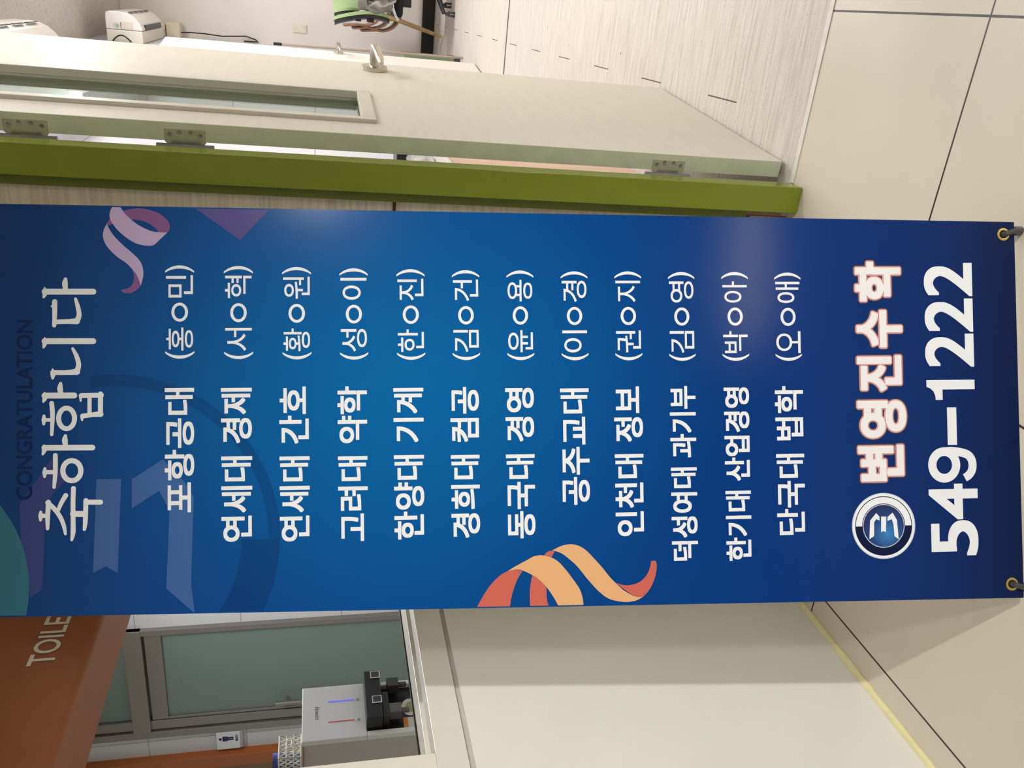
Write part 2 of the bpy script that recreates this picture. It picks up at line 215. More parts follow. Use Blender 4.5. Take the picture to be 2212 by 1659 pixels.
# ---------------------------------------------------------------- surface materials of the place
def tile_floor():
    t = NT('corridor_tile'); X, Y, Z = t.xyz()
    def line(s, off, wdt):
        u = t.math('FRACT', t.math('DIVIDE', t.math('ADD', s, off), 0.6))
        d = t.math('MINIMUM', u, t.math('SUBTRACT', 1.0, u)); return t.math('LESS_THAN', d, wdt / 0.6 / 2)
    g = t.math('MAXIMUM', line(X, 6.0 - 0.071, 0.0042), line(Y, 6.0 - 1.319, 0.0042))
    v = t.coords(); n = t.noise(v, 3.0, 4); n2 = t.noise(v, 160, 2)
    c = t.mix(n, lin((214, 205, 188)), lin((224, 216, 201))); c = t.mix(t.math('MULTIPLY', n2, 0.10), c, lin((190, 176, 156)))
    t.base(t.mix(g, c, lin((52, 42, 32))))
    t.p.inputs['Roughness'].default_value = 0.32; t.p.inputs['Specular IOR Level'].default_value = 0.35
    t.bump(t.math('SUBTRACT', 1.0, g), 0.5, 0.001); return t.m
def vinyl_floor():
    t = NT('pale_wood_vinyl'); X, Y, Z = t.xyz()
    row = t.math('FLOOR', t.math('DIVIDE', t.math('SUBTRACT', Y, 2.164 - 0.1843 * 6), 0.1843))
    fy = t.math('FRACT', t.math('DIVIDE', t.math('SUBTRACT', Y, 2.164 - 0.1843 * 6), 0.1843))
    ph = t.math('MULTIPLY', t.math('FLOORED_MODULO', row, 3.0), 0.4)
    fx = t.math('FRACT', t.math('DIVIDE', t.math('ADD', t.math('ADD', X, 12.162), ph), 1.2))
    ey = t.math('MINIMUM', fy, t.math('SUBTRACT', 1.0, fy)); exx = t.math('MINIMUM', fx, t.math('SUBTRACT', 1.0, fx))
    seam = t.math('LESS_THAN', ey, 0.005); joint = t.math('LESS_THAN', exx, 0.0016)
    cmb = t.add('ShaderNodeCombineXYZ'); t.val(cmb.inputs[0], t.math('ADD', t.math('MULTIPLY', X, 5.5), t.math('MULTIPLY', row, 3.7))); t.val(cmb.inputs[1], t.math('MULTIPLY', Y, 74.0))
    g = t.noise(cmb.outputs[0], 1.0, 5, 0.65); v = t.coords(); sp = t.noise(v, 120, 3, 0.7); wide = t.noise(cmb.outputs[0], 0.35, 2)
    c = t.ramp(g, [(0.30, lin((184, 175, 163))), (0.47, lin((207, 200, 190))), (0.7, lin((222, 216, 208)))])
    c = t.mix(t.math('MULTIPLY', wide, 0.25), c, lin((205, 190, 172)))
    c = t.mix(t.math('LESS_THAN', sp, 0.345), c, lin((172, 163, 150)))
    vo = t.add('ShaderNodeTexVoronoi'); t.link(t.coords((9, 9, 9)), vo.inputs['Vector']); vo.inputs['Scale'].default_value = 1.0
    c = t.mix(t.math('LESS_THAN', vo.outputs['Distance'], 0.035), c, lin((70, 62, 52)))
    c = t.mix(t.math('MULTIPLY', seam, 0.35), c, lin((120, 110, 96))); c = t.mix(t.math('MULTIPLY', joint, 0.95), c, lin((62, 50, 42)))
    t.base(c); t.p.inputs['Roughness'].default_value = 0.5
    hb = t.math('ADD', t.math('MULTIPLY', sp, 0.8), t.math('MULTIPLY', g, 0.5)); t.bump(hb, 0.5, 0.004); return t.m
def grain_panel():
    t = NT('greige_wood_panel'); v = t.coords((2.2, 2.2, 60)); f = t.noise(v, 1.6, 5, 0.7)
    t.base(t.ramp(f, [(0.3, lin((178, 166, 146))), (0.55, lin((210, 200, 180))), (0.75, lin((222, 213, 194)))])); t.p.inputs['Roughness'].default_value = 0.55; return t.m
def stucco():
    t = NT('fissured_ceiling'); v = t.coords((1, 1, 1)); a = t.noise(v, 60, 4, 0.65)
    t.base(t.ramp(a, [(0.33, lin((178, 169, 158))), (0.42, lin((204, 197, 187))), (0.7, lin((214, 207, 198)))])); t.p.inputs['Roughness'].default_value = 0.9; t.bump(a, 0.6, 0.01); return t.m
def tiled_wall(name, ca, cb, sx, sy, sz, rough=0.25):
    t = NT(name); X, Y, Z = t.xyz(); gs = []
    for s, d in ((X, sx), (Y, sy), (Z, sz)):
        if d:
            u = t.math('FRACT', t.math('DIVIDE', t.math('ADD', s, 20.04), d)); gs.append(t.math('LESS_THAN', t.math('MINIMUM', u, t.math('SUBTRACT', 1.0, u)), 0.003 / d))
    g = gs[0]
    for x in gs[1:]: g = t.math('MAXIMUM', g, x)
    n = t.noise(t.coords(), 1.4, 3); c = t.mix(n, lin(ca), lin(cb)); t.base(t.mix(t.math('MULTIPLY', g, 0.6), c, lin((120, 118, 120)))); t.p.inputs['Roughness'].default_value = rough; return t.m
def glass(name, tint, alpha, rough):
    t = NT(name); tr = t.add('ShaderNodeBsdfTransparent'); tr.inputs[0].default_value = lin(tint); mx = t.add('ShaderNodeMixShader')
    fr_ = t.add('ShaderNodeFresnel'); fr_.inputs[0].default_value = 1.5
    t.p.inputs['Base Color'].default_value = lin(tint); t.p.inputs['Roughness'].default_value = rough
    if alpha == 0:
        gl = t.add('ShaderNodeBsdfGlossy'); gl.inputs['Roughness'].default_value = rough; t.link(gl.outputs[0], mx.inputs[2]); ge = t.add('ShaderNodeNewGeometry'); t.link(t.math('MULTIPLY', fr_.outputs[0], t.math('SUBTRACT', 1.0, ge.outputs['Backfacing'])), mx.inputs[0])
    else: mx.inputs[0].default_value = alpha; t.link(t.p.outputs[0], mx.inputs[2])
    t.link(tr.outputs[0], mx.inputs[1]); t.link(mx.outputs[0], t.n['Material Output'].inputs[0]); return t.m

white_paint = mat('white_paint', (226, 220, 208), 0.55, var=0.03, scale=6)
far_paint = mat('warm_white_paint', (230, 224, 216), 0.6, var=0.03, scale=3)
blue_paint = tiled_wall('cool_white_boards', (214, 216, 226), (226, 226, 234), 0, 0.6, 0.45)
panel_white = mat('white_laminate', (229, 227, 219), 0.42, var=0.025, scale=4)
door_white = mat('door_paint', (222, 217, 204), 0.5, var=0.03, scale=8, stretch=(1, 1, 6))
door_edge = mat('door_edge_paint', (222, 227, 202), 0.6, var=0.08, scale=18)
green = mat('lime_green_paint', (128, 140, 36), 0.14, var=0.04, scale=20)
green_dark = mat('olive_green_tone', (96, 108, 24), 0.4, var=0.06, scale=20)  # darker tone of the frame green, for the recessed lip
orange = mat('orange_panel', (150, 88, 52), 0.5, var=0.05, scale=14)
steel = mat('brushed_steel', (150, 143, 138), 0.38, 0.7, var=0.02, scale=20)
nickel = mat('satin_nickel', (200, 194, 180), 0.25, 0.95, var=0.04)
hinge_metal = mat('grey_hinge_metal', (190, 190, 164), 0.5, 0.1, var=0.1, scale=200)
pin_metal = mat('dark_hinge_pin', (150, 152, 146), 0.35, 0.4, var=0.1)
black = mat('black_plastic', (20, 19, 19), 0.35, var=0.2)
grey_dark = mat('charcoal_plastic', (62, 60, 60), 0.4, var=0.1)
cream = mat('cream_plastic', (226, 222, 200), 0.42, var=0.03)
pearl = mat('pearl_white_plastic', (232, 229, 222), 0.32, var=0.02)

# ---------------------------------------------------------------- structure
struct(MB().box((-6.2, -3, -0.08), (4, 1.803, 0)).box((-6.2, 1.803, -0.08), (-1.2, 6.0, 0)).build('floor', tile_floor()))
struct(MB().box((-0.72, 1.803, -0.08), (3.3, 8.7, 0)).build('floor_room', vinyl_floor()))
struct(MB().box((-0.305, 1.796, 0), (0.56, 1.812, 0.0025)).build('trim_threshold', mat('white_caulk', (226, 222, 214), 0.5)))
struct(MB().box((-0.47, 5.205, 0), (3.2, 5.222, 0.003)).build('trim_floor_seam', mat('brown_strip', (112, 92, 74), 0.5)))
struct(MB().box((-0.62, 1.9, 2.79), (3.3, 8.7, 2.87)).build('ceiling_room', stucco()))
struct(MB().box((-1.3, -3, 2.6), (4, 1.9, 2.68)).build('ceiling', white_paint))
struct(MB().box((-6.2, -1, 2.6), (-1.3, 6, 2.68)).build('ceiling_toilet', white_paint))
struct(MB().box((-0.6, 8.6, 0), (3.3, 8.7, 2.79)).build('wall_far', far_paint))
struct(MB().box((-0.47, 8.585, 0), (3.2, 8.6, 0.118)).build('baseboard_far', black))
wl = MB().box((-0.74, 1.9, 0), (-0.62, 5.1, 2.79)).box((-0.74, 5.1, 0), (-0.47, 8.6, 2.79)).box((-0.62, 2.6, 2.05), (-0.47, 5.1, 2.79)); struct(wl.build('wall_room_left', blue_paint))
struct(MB().box((3.2, 1.9, 0), (3.3, 8.6, 2.79)).build('wall_room_right', far_paint))
wp = grain_panel()
wf = thing('wall_front', None, None, (-1.195, 1.8, 0), kind='structure')
b = MB((-1.195, 1.8, 0)); b.box((-1.195, 1.8, 0.1), (-0.39, 1.9, 0.937)).box((-1.195, 1.8, 0.944), (-0.39, 1.9, 2.6)).build('wood_panel', wp, wf, 0.002)
MB((-1.195, 1.8, 0)).box((-1.195, 1.805, 0.09), (-0.39, 1.895, 2.55)).build('backing', mat('dark_gap', (70, 62, 50), 0.7), wf)
MB((-1.195, 1.8, 0)).box((0.64, 1.8, 0), (3.3, 1.9, 2.79)).box((-0.39, 1.8, 2.18), (0.64, 1.9, 2.79)).build('painted_section', white_paint, wf)
struct(MB().box((-1.195, 1.794, 0), (-0.385, 1.87, 0.096)).build('baseboard_front', mat('pinkish_skirting', (176, 146, 124), 0.5), bevel=0.002))

# green door frame: thick front casing, thinner back lip, head and far jamb
tr = thing('trim_door_frame', None, None, (-0.336, 1.753, 0), kind='structure')
o = (-0.336, 1.753, 0)
MB(o).box((-0.367, 1.753, 0.001), (-0.306, 1.812, 2.16)).build('casing', green, tr, 0.002)
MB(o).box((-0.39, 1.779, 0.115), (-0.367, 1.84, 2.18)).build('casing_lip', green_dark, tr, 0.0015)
MB(o).box((-0.367, 1.753, 2.12), (0.64, 1.86, 2.18)).build('head', green, tr, 0.002)
MB(o).box((0.56, 1.753, 0.001), (0.64, 1.86, 2.12)).build('far_jamb', green, tr, 0.002)

# main door, swung into the room
ang = math.atan2(0.845, 0.089)
d1 = thing('door_1', 'pale cream door swung open into the room, narrow glazed slot and lever handle', 'door', (-0.265, 1.856, 0), ang, kind='structure')
# local x runs along the leaf from hinge to free edge, local y is away from the visible face
S0, S1, Z0, Z1, L, H, T = 0.122, 0.398, 0.992, 1.94, 0.85, 2.1, 0.038
leaf = MB()
for lo, hi in (((0, 0, 0.008), (S0, T, H)), ((S1, 0, 0.008), (L, T, H)), ((S0, 0, 0.008), (S1, T, Z0)), ((S0, 0, Z1), (S1, T, H))): leaf.box(lo, hi)
leaf.build('leaf', door_white, d1)
MB().box((-0.0012, 0.0005, 0.009), (0.0, T - 0.0005, H)).build('leaf_edge', door_edge, d1)['label'] = 'grey-green hinge edge'
fr = MB()
for a in (0, 1):
    ya, yb = (-0.009, 0.010) if a == 0 else (T - 0.010, T + 0.0005)
    fr.box((S0 - 0.02, ya, Z0 - 0.02), (S0 + 0.006, yb, Z1 + 0.02)).box((S1 - 0.006, ya, Z0 - 0.02), (S1 + 0.02, yb, Z1 + 0.02))
    fr.box((S0 + 0.006, ya, Z0 - 0.02), (S1 - 0.006, yb, Z0 + 0.012)).box((S0 + 0.006, ya, Z1 - 0.012), (S1 - 0.006, yb, Z1 + 0.02))
fr.build('glazing_frame', mat('door_bead', (214, 210, 196), 0.4, var=0.03), d1, 0.002)
MB().box((S0 + 0.001, 0.0165, Z0 + 0.001), (S1 - 0.001, 0.0215, Z1 - 0.001)).build('glass_pane', glass('clear_greenish_glass', (226, 234, 226), 0, 0.01), d1)
def lever(parent, x, z, y=0.0, sgn=-1, toward=-1, k=1.0):
    h = MB().lathe([(0.0, 0.0), (0.037 * k, 0.0), (0.038 * k, 0.004), (0.037 * k, 0.012), (0.030 * k, 0.014), (0.0, 0.014)], (x, y, z), (0, sgn, 0), 28)
    r = h.build('handle_rose', nickel, parent, smooth=True)
    m = MB().lathe([(0.0, 0.012), (0.016, 0.012), (0.0135, 0.02), (0.0135, 0.056), (0.0, 0.058)], (x, y, z), (0, sgn, 0), 20)
    ya = y + sgn * 0.052
    pts = [(x, ya - sgn * 0.012, z), (x, ya + sgn * 0.004, z + 0.001), (x + toward * 0.012, ya + sgn * 0.013, z + 0.002), (x + toward * 0.035, ya + sgn * 0.014, z), (x + toward * 0.065, ya + sgn * 0.006, z - 0.005), (x + toward * 0.092, ya - sgn * 0.006, z - 0.010), (x + toward * 0.108, ya - sgn * 0.014, z - 0.012)]
    m.tube(pts, [0.013, 0.0135, 0.0125, 0.0115, 0.011, 0.0105, 0.007], 14).build('handle_lever', nickel, parent, smooth=True)
lever(d1, 0.742, 0.94)
for hz in (1.663, 1.367, 0.299):
    hp = MB(); ycl = 0.031
    pl = [(-0.016, -0.040), (0.010, -0.040), (0.016, -0.034), (0.016, 0.034), (0.010, 0.040), (-0.016, 0.040)]
    hp.prism([(ycl + a, hz + c) for a, c in pl], lambda a, c: (-0.004, a - 0.002, c), lambda a, c: (-0.001, a - 0.002, c))
    hp.box((-0.004, ycl + 0.004, hz - 0.028), (-0.0015, ycl + 0.017, hz + 0.028))
    hg = hp.build('hinge', hinge_metal, d1, 0.0008)
    MB().tube([(-0.008, ycl + 0.0165, hz - 0.056), (-0.008, ycl + 0.0165, hz + 0.056)], 0.0062, 14).build('hinge_pin', pin_metal, hg, smooth=True)
    sc = MB()
    for i, (a, c) in enumerate(((-0.007, -0.030), (-0.012, -0.011), (-0.012, 0.011), (-0.007, 0.030))): sc.lathe([(0, 0), (0.0046, 0), (0.0040, 0.0012), (0.0012, 0.0004), (0, 0.0002)], (-0.004, ycl + a, hz + c), (-1, 0, 0), 12)
    sc.build('hinge_screws', pin_metal, hg)

# second door, ajar further down the room
a2 = math.atan2(0.84, 0.115)
d2 = thing('door_2', 'white door standing ajar behind the cream door, steel lever near its edge', 'door', (-0.462, 5.36, 0), a2, kind='structure')
MB().box((0, 0, 0.012), (0.848, 0.04, 2.06)).build('leaf', mat('bright_white_door', (236, 230, 222), 0.5, var=0.02), d2, 0.002)
lever(d2, 0.79, 0.958, 0.0, -1, -1, 0.9)

# low wall with a pass-through, sill and orange fascia on the left
wl = thing('wall_left', None, None, (-1.195, 1.04, 0), kind='structure'); o = (-1.195, 1.04, 0)
MB(o).box((-1.36, -1.0, 0), (-1.195, 1.80, 0.838)).build('lower_panel', panel_white, wl)
MB(o).box((-1.36, -1.0, 0.838), (-1.203, 1.80, 0.848)).build('reveal', mat('pale_reveal', (196, 192, 182), 0.6), wl)
sl = MB(o).box((-1.245, -1.0, 0.848), (-1.193, 1.80, 0.904)).box((-1.300, -1.0, 0.848), (-1.245, 1.80, 0.892)).box((-1.376, -1.0, 0.848), (-1.300, 1.80, 0.904))
sl.build('sill', mat('sill_white', (224, 220, 210), 0.38, var=0.02), wl, 0.0015)
MB(o).box((-1.386, 1.03, 0.84), (-1.376, 1.80, 0.907)).build('sill_gasket', black, wl)
MB(o).box((-1.376, -1.0, 0.904), (-1.194, 1.043, 2.6)).build('post', mat('post_white', (228, 224, 212), 0.45, var=0.02), wl, 0.0015)
fa = MB(o).box((-1.37, 1.043, 1.545), (-1.195, 1.80, 2.6)).build('orange_fascia', orange, wl)
MB(o).tube([(-1.2105, 1.044, 1.5455), (-1.2105, 1.80, 1.5455)], 0.0155, 16).box((-1.36, 1.044, 1.530), (-1.2105, 1.80, 1.546)).build('fascia_edge', orange, fa, smooth=True)
tb = MB(o); F = Matrix(((0, 0, 1, -1.195), (1, 0, 0, 0), (0, 1, 0, 0), (0, 0, 0, 1)))
letter(tb, 'TOILET', (1.337, 1.590, 1.505, 1.637), 0.0012, 0.012, frame=F)
tb.build('toilet_lettering', mat('white_vinyl_letters', (226, 220, 208), 0.5), fa)['label'] = 'white capital letters TOILET'
cb = MB()
random.seed(3); pts = []
for i in range(60):
    y = 0.2 + i * 1.6 / 59; pts.append((-1.194 + 0.001 * random.random(), y, 0.003))
cb.tube(pts, [0.0075 + 0.0025 * random.random() for _ in pts], 8)
struct(cb.build('trim_caulk', mat('yellowed_caulk', (232, 222, 172), 0.5), smooth=True))

# toilet lobby seen through the pass-through
tw = tiled_wall('toilet_tile', (196, 196, 200), (214, 214, 218), 0.3, 0, 0.6)
struct(MB().box((-4.60, 4.2, 0), (-4.38, 4.32, 2.6)).box((-3.525, 4.2, 0), (-1.2, 4.32, 2.6)).build('wall_toilet', tw))
struct(MB().box((-6.2, 5.4, 0), (-1.2, 5.5, 2.6)).build('wall_toilet_back', tiled_wall('green_grey_tile', (186, 196, 192), (200, 208, 204), 0.3, 0, 0.45)))
struct(MB().box((-4.665, 4.14, 0), (-4.566, 4.30, 2.6)).build('trim_orange_column', mat('orange_gloss', (164, 90, 42), 0.4, var=0.03), bevel=0.003))
struct(MB().box((-6.2, 4.22, 0), (-4.60, 4.32, 2.6)).build('wall_brown', mat('brown_panel', (142, 112, 78), 0.5)))
d3 = thing('door_3', 'frosted grey-green glass toilet door in a steel frame behind the white water dispenser', 'door', (-3.88, 4.2, 0), kind='structure'); o = (-3.88, 4.2, 0)
MB(o).box((-4.385, 4.17, 0), (-4.335, 4.25, 2.6)).build('frame_jamb', steel, d3, 0.003)
MB(o).box((-4.325, 4.185, 0), (-4.255, 4.235, 2.6)).build('frame_jamb', steel, d3, 0.003)
MB(o).box((-3.565, 4.17, 0), (-3.525, 4.25, 2.6)).build('frame_jamb', steel, d3, 0.003)
MB(o).box((-4.336, 4.165, 2.128), (-3.525, 4.245, 2.232)).build('frame_head', steel, d3, 0.003)
MB(o).box((-4.25, 4.19, 2.022), (-3.566, 4.23, 2.118)).build('door_rail', steel, d3, 0.003)
MB(o).box((-3.585, 4.19, 0.05), (-3.566, 4.23, 2.022)).build('door_stile', steel, d3, 0.003)
MB(o).box((-4.25, 4.19, 0.05), (-4.232, 4.23, 2.022)).build('door_stile', steel, d3, 0.003)
fg = glass('frosted_green_glass', (150, 168, 162), 0.62, 0.22)
MB(o).box((-4.232, 4.205, 0.05), (-3.585, 4.213, 2.022)).build('glass_pane', fg, d3)
MB(o).box((-4.25, 4.205, 2.232), (-3.566, 4.213, 2.6)).build('transom_glass', fg, d3)
MB(o).tube([(-4.165, 4.15, 0.5), (-4.165, 4.15, 1.37)], 0.016, 16).tube([(-4.165, 4.15, 1.30), (-4.165, 4.205, 1.30)], 0.008, 10).tube([(-4.165, 4.15, 0.56), (-4.165, 4.205, 0.56)], 0.008, 10).build('pull_bar', steel, d3, smooth=True)

# ---------------------------------------------------------------- MAN sign, dispenser, basket, cup
sg = thing('restroom_sign', 'small square MAN sign with a dark blue figure beside the orange column', 'sign', (-4.46, 4.2, 1.58)); o = (-4.46, 4.2, 1.58)
MB(o).box((-4.545, 4.176, 1.582), (-4.388, 4.2, 1.750)).build('sign_box', mat('sign_frame_grey', (176, 178, 182), 0.3, 0.3), sg, 0.006)
MB(o).box((-4.542, 4.172, 1.600), (-4.394, 4.177, 1.746)).build('sign_face', mat('sign_face_white', (222, 228, 228), 0.3), sg, 0.004)
navy = mat('navy_print', (28, 26, 92), 0.5)
fgm = MB(o); cx = -4.450
def fbox(x0, x1, z0, z1): fgm.box((cx + x0, 4.1708, z0), (cx + x1, 4.1721, z1))
fgm.prism([(cx + 0.010 * math.cos(a * math.pi / 10), 1.722 + 0.010 * math.sin(a * math.pi / 10)) for a in range(20)], lambda a, c: (a, 4.1708, c), lambda a, c: (a, 4.1721, c))
fbox(-0.014, 0.014, 1.672, 1.708); fbox(-0.021, -0.016, 1.676, 1.706); fbox(0.016, 0.021, 1.676, 1.706); fbox(-0.021, 0.021, 1.702, 1.708); fbox(-0.013, -0.002, 1.640, 1.673); fbox(0.002, 0.013, 1.640, 1.673)
fgm.build('figure', navy, sg)
mb = MB(o); F = Matrix(((1, 0, 0, 0), (0, 0, -1, 4.1712), (0, 1, 0, 0), (0, 0, 0, 1)))
letter(mb, 'MAN', (cx - 0.026, 1.612, cx + 0.026, 1.630), 0, 0.03, frame=F); mb.build('sign_lettering', mat('black_print', (30, 28, 40), 0.5), sg)

wd = thing('water_dispenser', 'white floor-standing water dispenser with blue and red light bars behind the sill', 'water dispenser', (-2.58, 2.37, 0)); o = (-2.58, 2.37, 0)
case = mat('dispenser_white', (216, 216, 214), 0.35, var=0.02); caseshade = mat('dispenser_side_shade', (186, 178, 174), 0.4, var=0.02)  # casing greyer than the front; that side's shade is put into its colour
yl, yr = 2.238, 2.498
cs = MB(o).box((-2.75, yl + 0.004, 0.02), (-2.462, yr - 0.004, 1.158)); cs.build('casing', caseshade, wd, 0.006)
fp = MB(o).box((-2.462, yl, 0.93), (-2.440, yr, 1.163)).box((-2.462, yl, 0.02), (-2.440, yr, 0.62)).box((-2.462, yl, 0.62), (-2.440, 2.262, 0.93)).box((-2.462, 2.478, 0.62), (-2.440, yr, 0.93))
fp.build('front_panel', case, wd, 0.003)
MB(o).box((-2.462, 2.262, 0.62), (-2.4605, 2.478, 0.93)).build('recess', black, wd)
hd = MB(o).box((-2.462, 2.268, 0.872), (-2.385, 2.506, 0.932)).box((-2.462, 2.275, 0.846), (-2.395, 2.40, 0.872)); hd.build('tap_head', black, wd, 0.004)
for y in (2.478, 2.352):
    k = MB(o).box((-2.386, y - 0.015, 0.874), (-2.378, y + 0.015, 0.906)); kb = k.build('tap_button', grey_dark, wd, 0.003)
    MB(o).box((-2.3845, y - 0.0175, 0.8715), (-2.3795, y + 0.0175, 0.9085)).build('button_rim', mat('chrome_rim', (230, 230, 230), 0.12, 1.0), kb, 0.001)
for y, c in ((2.455, grey_dark), (2.325, mat('tap_grey', (96, 96, 94), 0.4))):
    MB(o).box((-2.44, y - 0.022, 0.80), (-2.40, y + 0.022, 0.846)).tube([(-2.42, y, 0.80), (-2.42, y, 0.77)], 0.010, 12).build('tap', c, wd, 0.003)
blue_led = mat('blue_light_bar', (90, 90, 255), 0.4, emit=0.75, var=0.0); red_led = mat('red_light_bar', (176, 40, 44), 0.4, emit=0.35, var=0.0)
MB(o).box((-2.4405, 2.4155, 0.972), (-2.4385, 2.4195, 1.068)).build('blue_light', blue_led, wd)['label'] = 'glowing blue bar'
MB(o).box((-2.4405, 2.317, 0.972), (-2.4385, 2.320, 1.068)).build('red_light', red_led, wd)['label'] = 'red bar'
for y in (2.4175, 2.3185): MB(o).box((-2.4402, y - 0.006, 0.953), (-2.4394, y + 0.006, 0.962)).build('icon_mark', mat('grey_print', (150, 148, 146), 0.5), wd)
bt = MB(o); F = Matrix(((0, 0, 1, -2.4396), (1, 0, 0, 0), (0, 1, 0, 0), (0, 0, 0, 1)))
letter(bt, 'coway', (2.335, 1.098, 2.400, 1.116), 0, 0.0, frame=F); bt.build('brand_lettering', mat('dark_grey_print', (66, 64, 64), 0.5), wd)
st = MB(o).prism([(2.375 + 0.042 * math.cos(a * math.pi / 12), 0.760 + 0.034 * math.sin(a * math.pi / 12)) for a in range(24)], lambda a, c: (-2.4595, a, c), lambda a, c: (-2.4585, a, c))
st.prism([(2.375 + 0.026 * math.cos(a * math.pi / 12), 0.758 + 0.020 * math.sin(a * math.pi / 12)) for a in range(24)], lambda a, c: (-2.4584, a, c), lambda a, c: (-2.458, a, c), 1)
st.build('round_sticker', [mat('sticker_white', (206, 204, 196), 0.5), mat('sticker_green', (150, 160, 96), 0.5)], wd)
s2 = MB(o).box((-2.4595, 2.272, 0.735), (-2.4585, 2.325, 0.775)).box((-2.4595, 2.272, 0.775), (-2.4584, 2.325, 0.792), 1)
s2.build('square_sticker', [mat('sticker_white', (206, 204, 196), 0.5), mat('sticker_orange', (206, 130, 50), 0.5)], wd)
# stickers on the side that faces the corridor
st = MB(o).box((-2.665, yl + 0.002, 1.055), (-2.610, yl + 0.0035, 1.120)).box((-2.660, yl + 0.001, 1.075), (-2.618, yl + 0.0025, 1.098), 1)
st.build('energy_sticker', [mat('sticker_olive', (176, 170, 120), 0.5), mat('sticker_olive_dark', (96, 90, 66), 0.5)], wd)
nt = MB(o).box((-2.745, yl + 0.002, 0.945), (-2.655, yl + 0.003, 1.115), 0).box((-2.737, yl + 0.001, 0.955), (-2.665, yl + 0.0025, 1.095), 1)
nt.build('notice', [mat('notice_blue', (84, 88, 136), 0.5), mat('notice_white', (190, 188, 190), 0.5)], wd)

bk = thing('plastic_basket', 'white plastic lattice basket on top of the water dispenser', 'basket', (-2.60, 2.24, 1.163)); o = (-2.60, 2.24, 1.163)
bw = MB(o); x0, x1, y0, y1, z0, z1 = -2.72, -2.452, 2.186, 2.286, 1.165, 1.240
def wall_lattice(fix, horiz0, horiz1, axis):
    n = max(2, int((horiz1 - horiz0) / 0.019))
    def P(h, z): return (fix, h, z) if axis == 'x' else (h, fix, z)
    for a, b in (((horiz0, z0), (horiz1, z0)), ((horiz0, z1), (horiz1, z1)), ((horiz0, z0), (horiz0, z1)), ((horiz1, z0), (horiz1, z1)), ((horiz0, z0 + .025), (horiz1, z0 + .025)), ((horiz0, z0 + .05), (horiz1, z0 + .05))): bw.tube([P(*a), P(*b)], 0.0030, 6)
    for r in range(3):
        for i in range(n):
            h0 = horiz0 + (horiz1 - horiz0) * i / n; h1 = horiz0 + (horiz1 - horiz0) * (i + 1) / n; za = z0 + r * 0.025; hm = (h0 + h1) / 2
            bw.tube([P(h0, za), P(hm, za + 0.025), P(h1, za)], 0.0027, 5)
wall_lattice(x1, y0, y1, 'x'); wall_lattice(x0, y0, y1, 'x'); wall_lattice(y0, x0, x1, 'y'); wall_lattice(y1, x0, x1, 'y')
bw.box((x0, y0, 1.163), (x1, y1, 1.166)); bw.build('lattice', mat('basket_white', (222, 220, 206), 0.45), bk)
hp = MB(o); ov = [(2.248 + 0.020 * math.cos(a * math.pi / 12), 1.206 + 0.010 * math.sin(a * math.pi / 12)) for a in range(25)]
hp.tube([(x1 + 0.002, a, c) for a, c in ov], 0.0030, 8); hp.build('handle_hole', MATS['basket_white'], bk)
tag(MB((-2.47, 2.2, 1.163)).lathe([(0.0, 0.004), (0.022, 0.004), (0.030, 0.093), (0.032, 0.094), (0.033, 0.092), (0.024, 0.0), (0.0, 0.0)][::-1], (-2.505, 2.218, 1.168), (0, 0, 1), 24).build('blue_cup', mat('blue_plastic', (62, 74, 150), 0.4), smooth=True), 'blue plastic cup standing in the white lattice basket', 'cup')

# ---------------------------------------------------------------- far room: wall appliances, boxes, cable, plate
def appliance(name, loc, label):
    root = thing(name, label, 'wall appliance', loc, group='cream appliances high on the left wall'); Ln = 0.94
    body = [(0, 0), (0.085, 0.0), (0.085, 0.25), (0, 0.25)]
    MB().prism(body, lambda a, c: (a, 0, c), lambda a, c: (a, Ln, c)).build('base_body', mat('appliance_ivory', (224, 221, 204), 0.45, var=0.02), root, 0.006)
    cov = [(0.088, 0.004), (0.100, -0.002), (0.135, 0.012), (0.165, 0.035), (0.190, 0.065), (0.205, 0.10), (0.21, 0.14), (0.21, 0.225), (0.20, 0.245), (0.18, 0.25), (0.088, 0.25)]
    MB().prism(cov, lambda a, c: (a, 0, c), lambda a, c: (a, Ln, c)).build('front_cover', pearl, root, 0.005)
    MB().box((0.092, 0.12, -0.004), (0.126, Ln - 0.1, 0.0125)).build('outlet_slot', black, root)
    g = MB()
    for k in range(4): g.box((0.2085, 0.06 + k * 0.21, 0.085), (0.2125, 0.06 + k * 0.21 + 0.17, 0.10))
    g.build('grille_slots', black, root)
    s_ = MB().prism([(0.115 + 0.024 * math.cos(a * math.pi / 10), 0.178 + 0.024 * math.sin(a * math.pi / 10)) for a in range(20)], lambda a, c: (a, -0.0015, c), lambda a, c: (a, -0.0005, c))
    s_.prism([(0.113 + 0.013 * math.cos(a * math.pi / 10), 0.172 + 0.013 * math.sin(a * math.pi / 10)) for a in range(20)], lambda a, c: (a, -0.002, c), lambda a, c: (a, -0.0012, c), 1)
    s_.box((0.094, -0.0015, 0.063), (0.142, -0.0005, 0.142), 0).box((0.096, -0.002, 0.144), (0.140, -0.001, 0.149), 2)
    s_.build('rating_stickers', [mat('sticker_pale', (214, 210, 194), 0.5), mat('sticker_teal', (150, 184, 172), 0.5), mat('sticker_red', (150, 100, 92), 0.5)], root)
    c = MB().tube([(0.006 + 0.044 * math.sin(i * math.pi / 12), -0.006 - 0.02 * math.sin(i * math.pi / 12), 0.02 + 0.13 * (1 - i / 12) + 0.06) for i in range(13)], 0.005, 8); c.build('power_lead', black, root, smooth=True)
    return root
ap = appliance('wall_appliance', (-0.468, 7.163, 2.37), 'cream appliance with round sticker high on the left wall, near the ceiling corner')
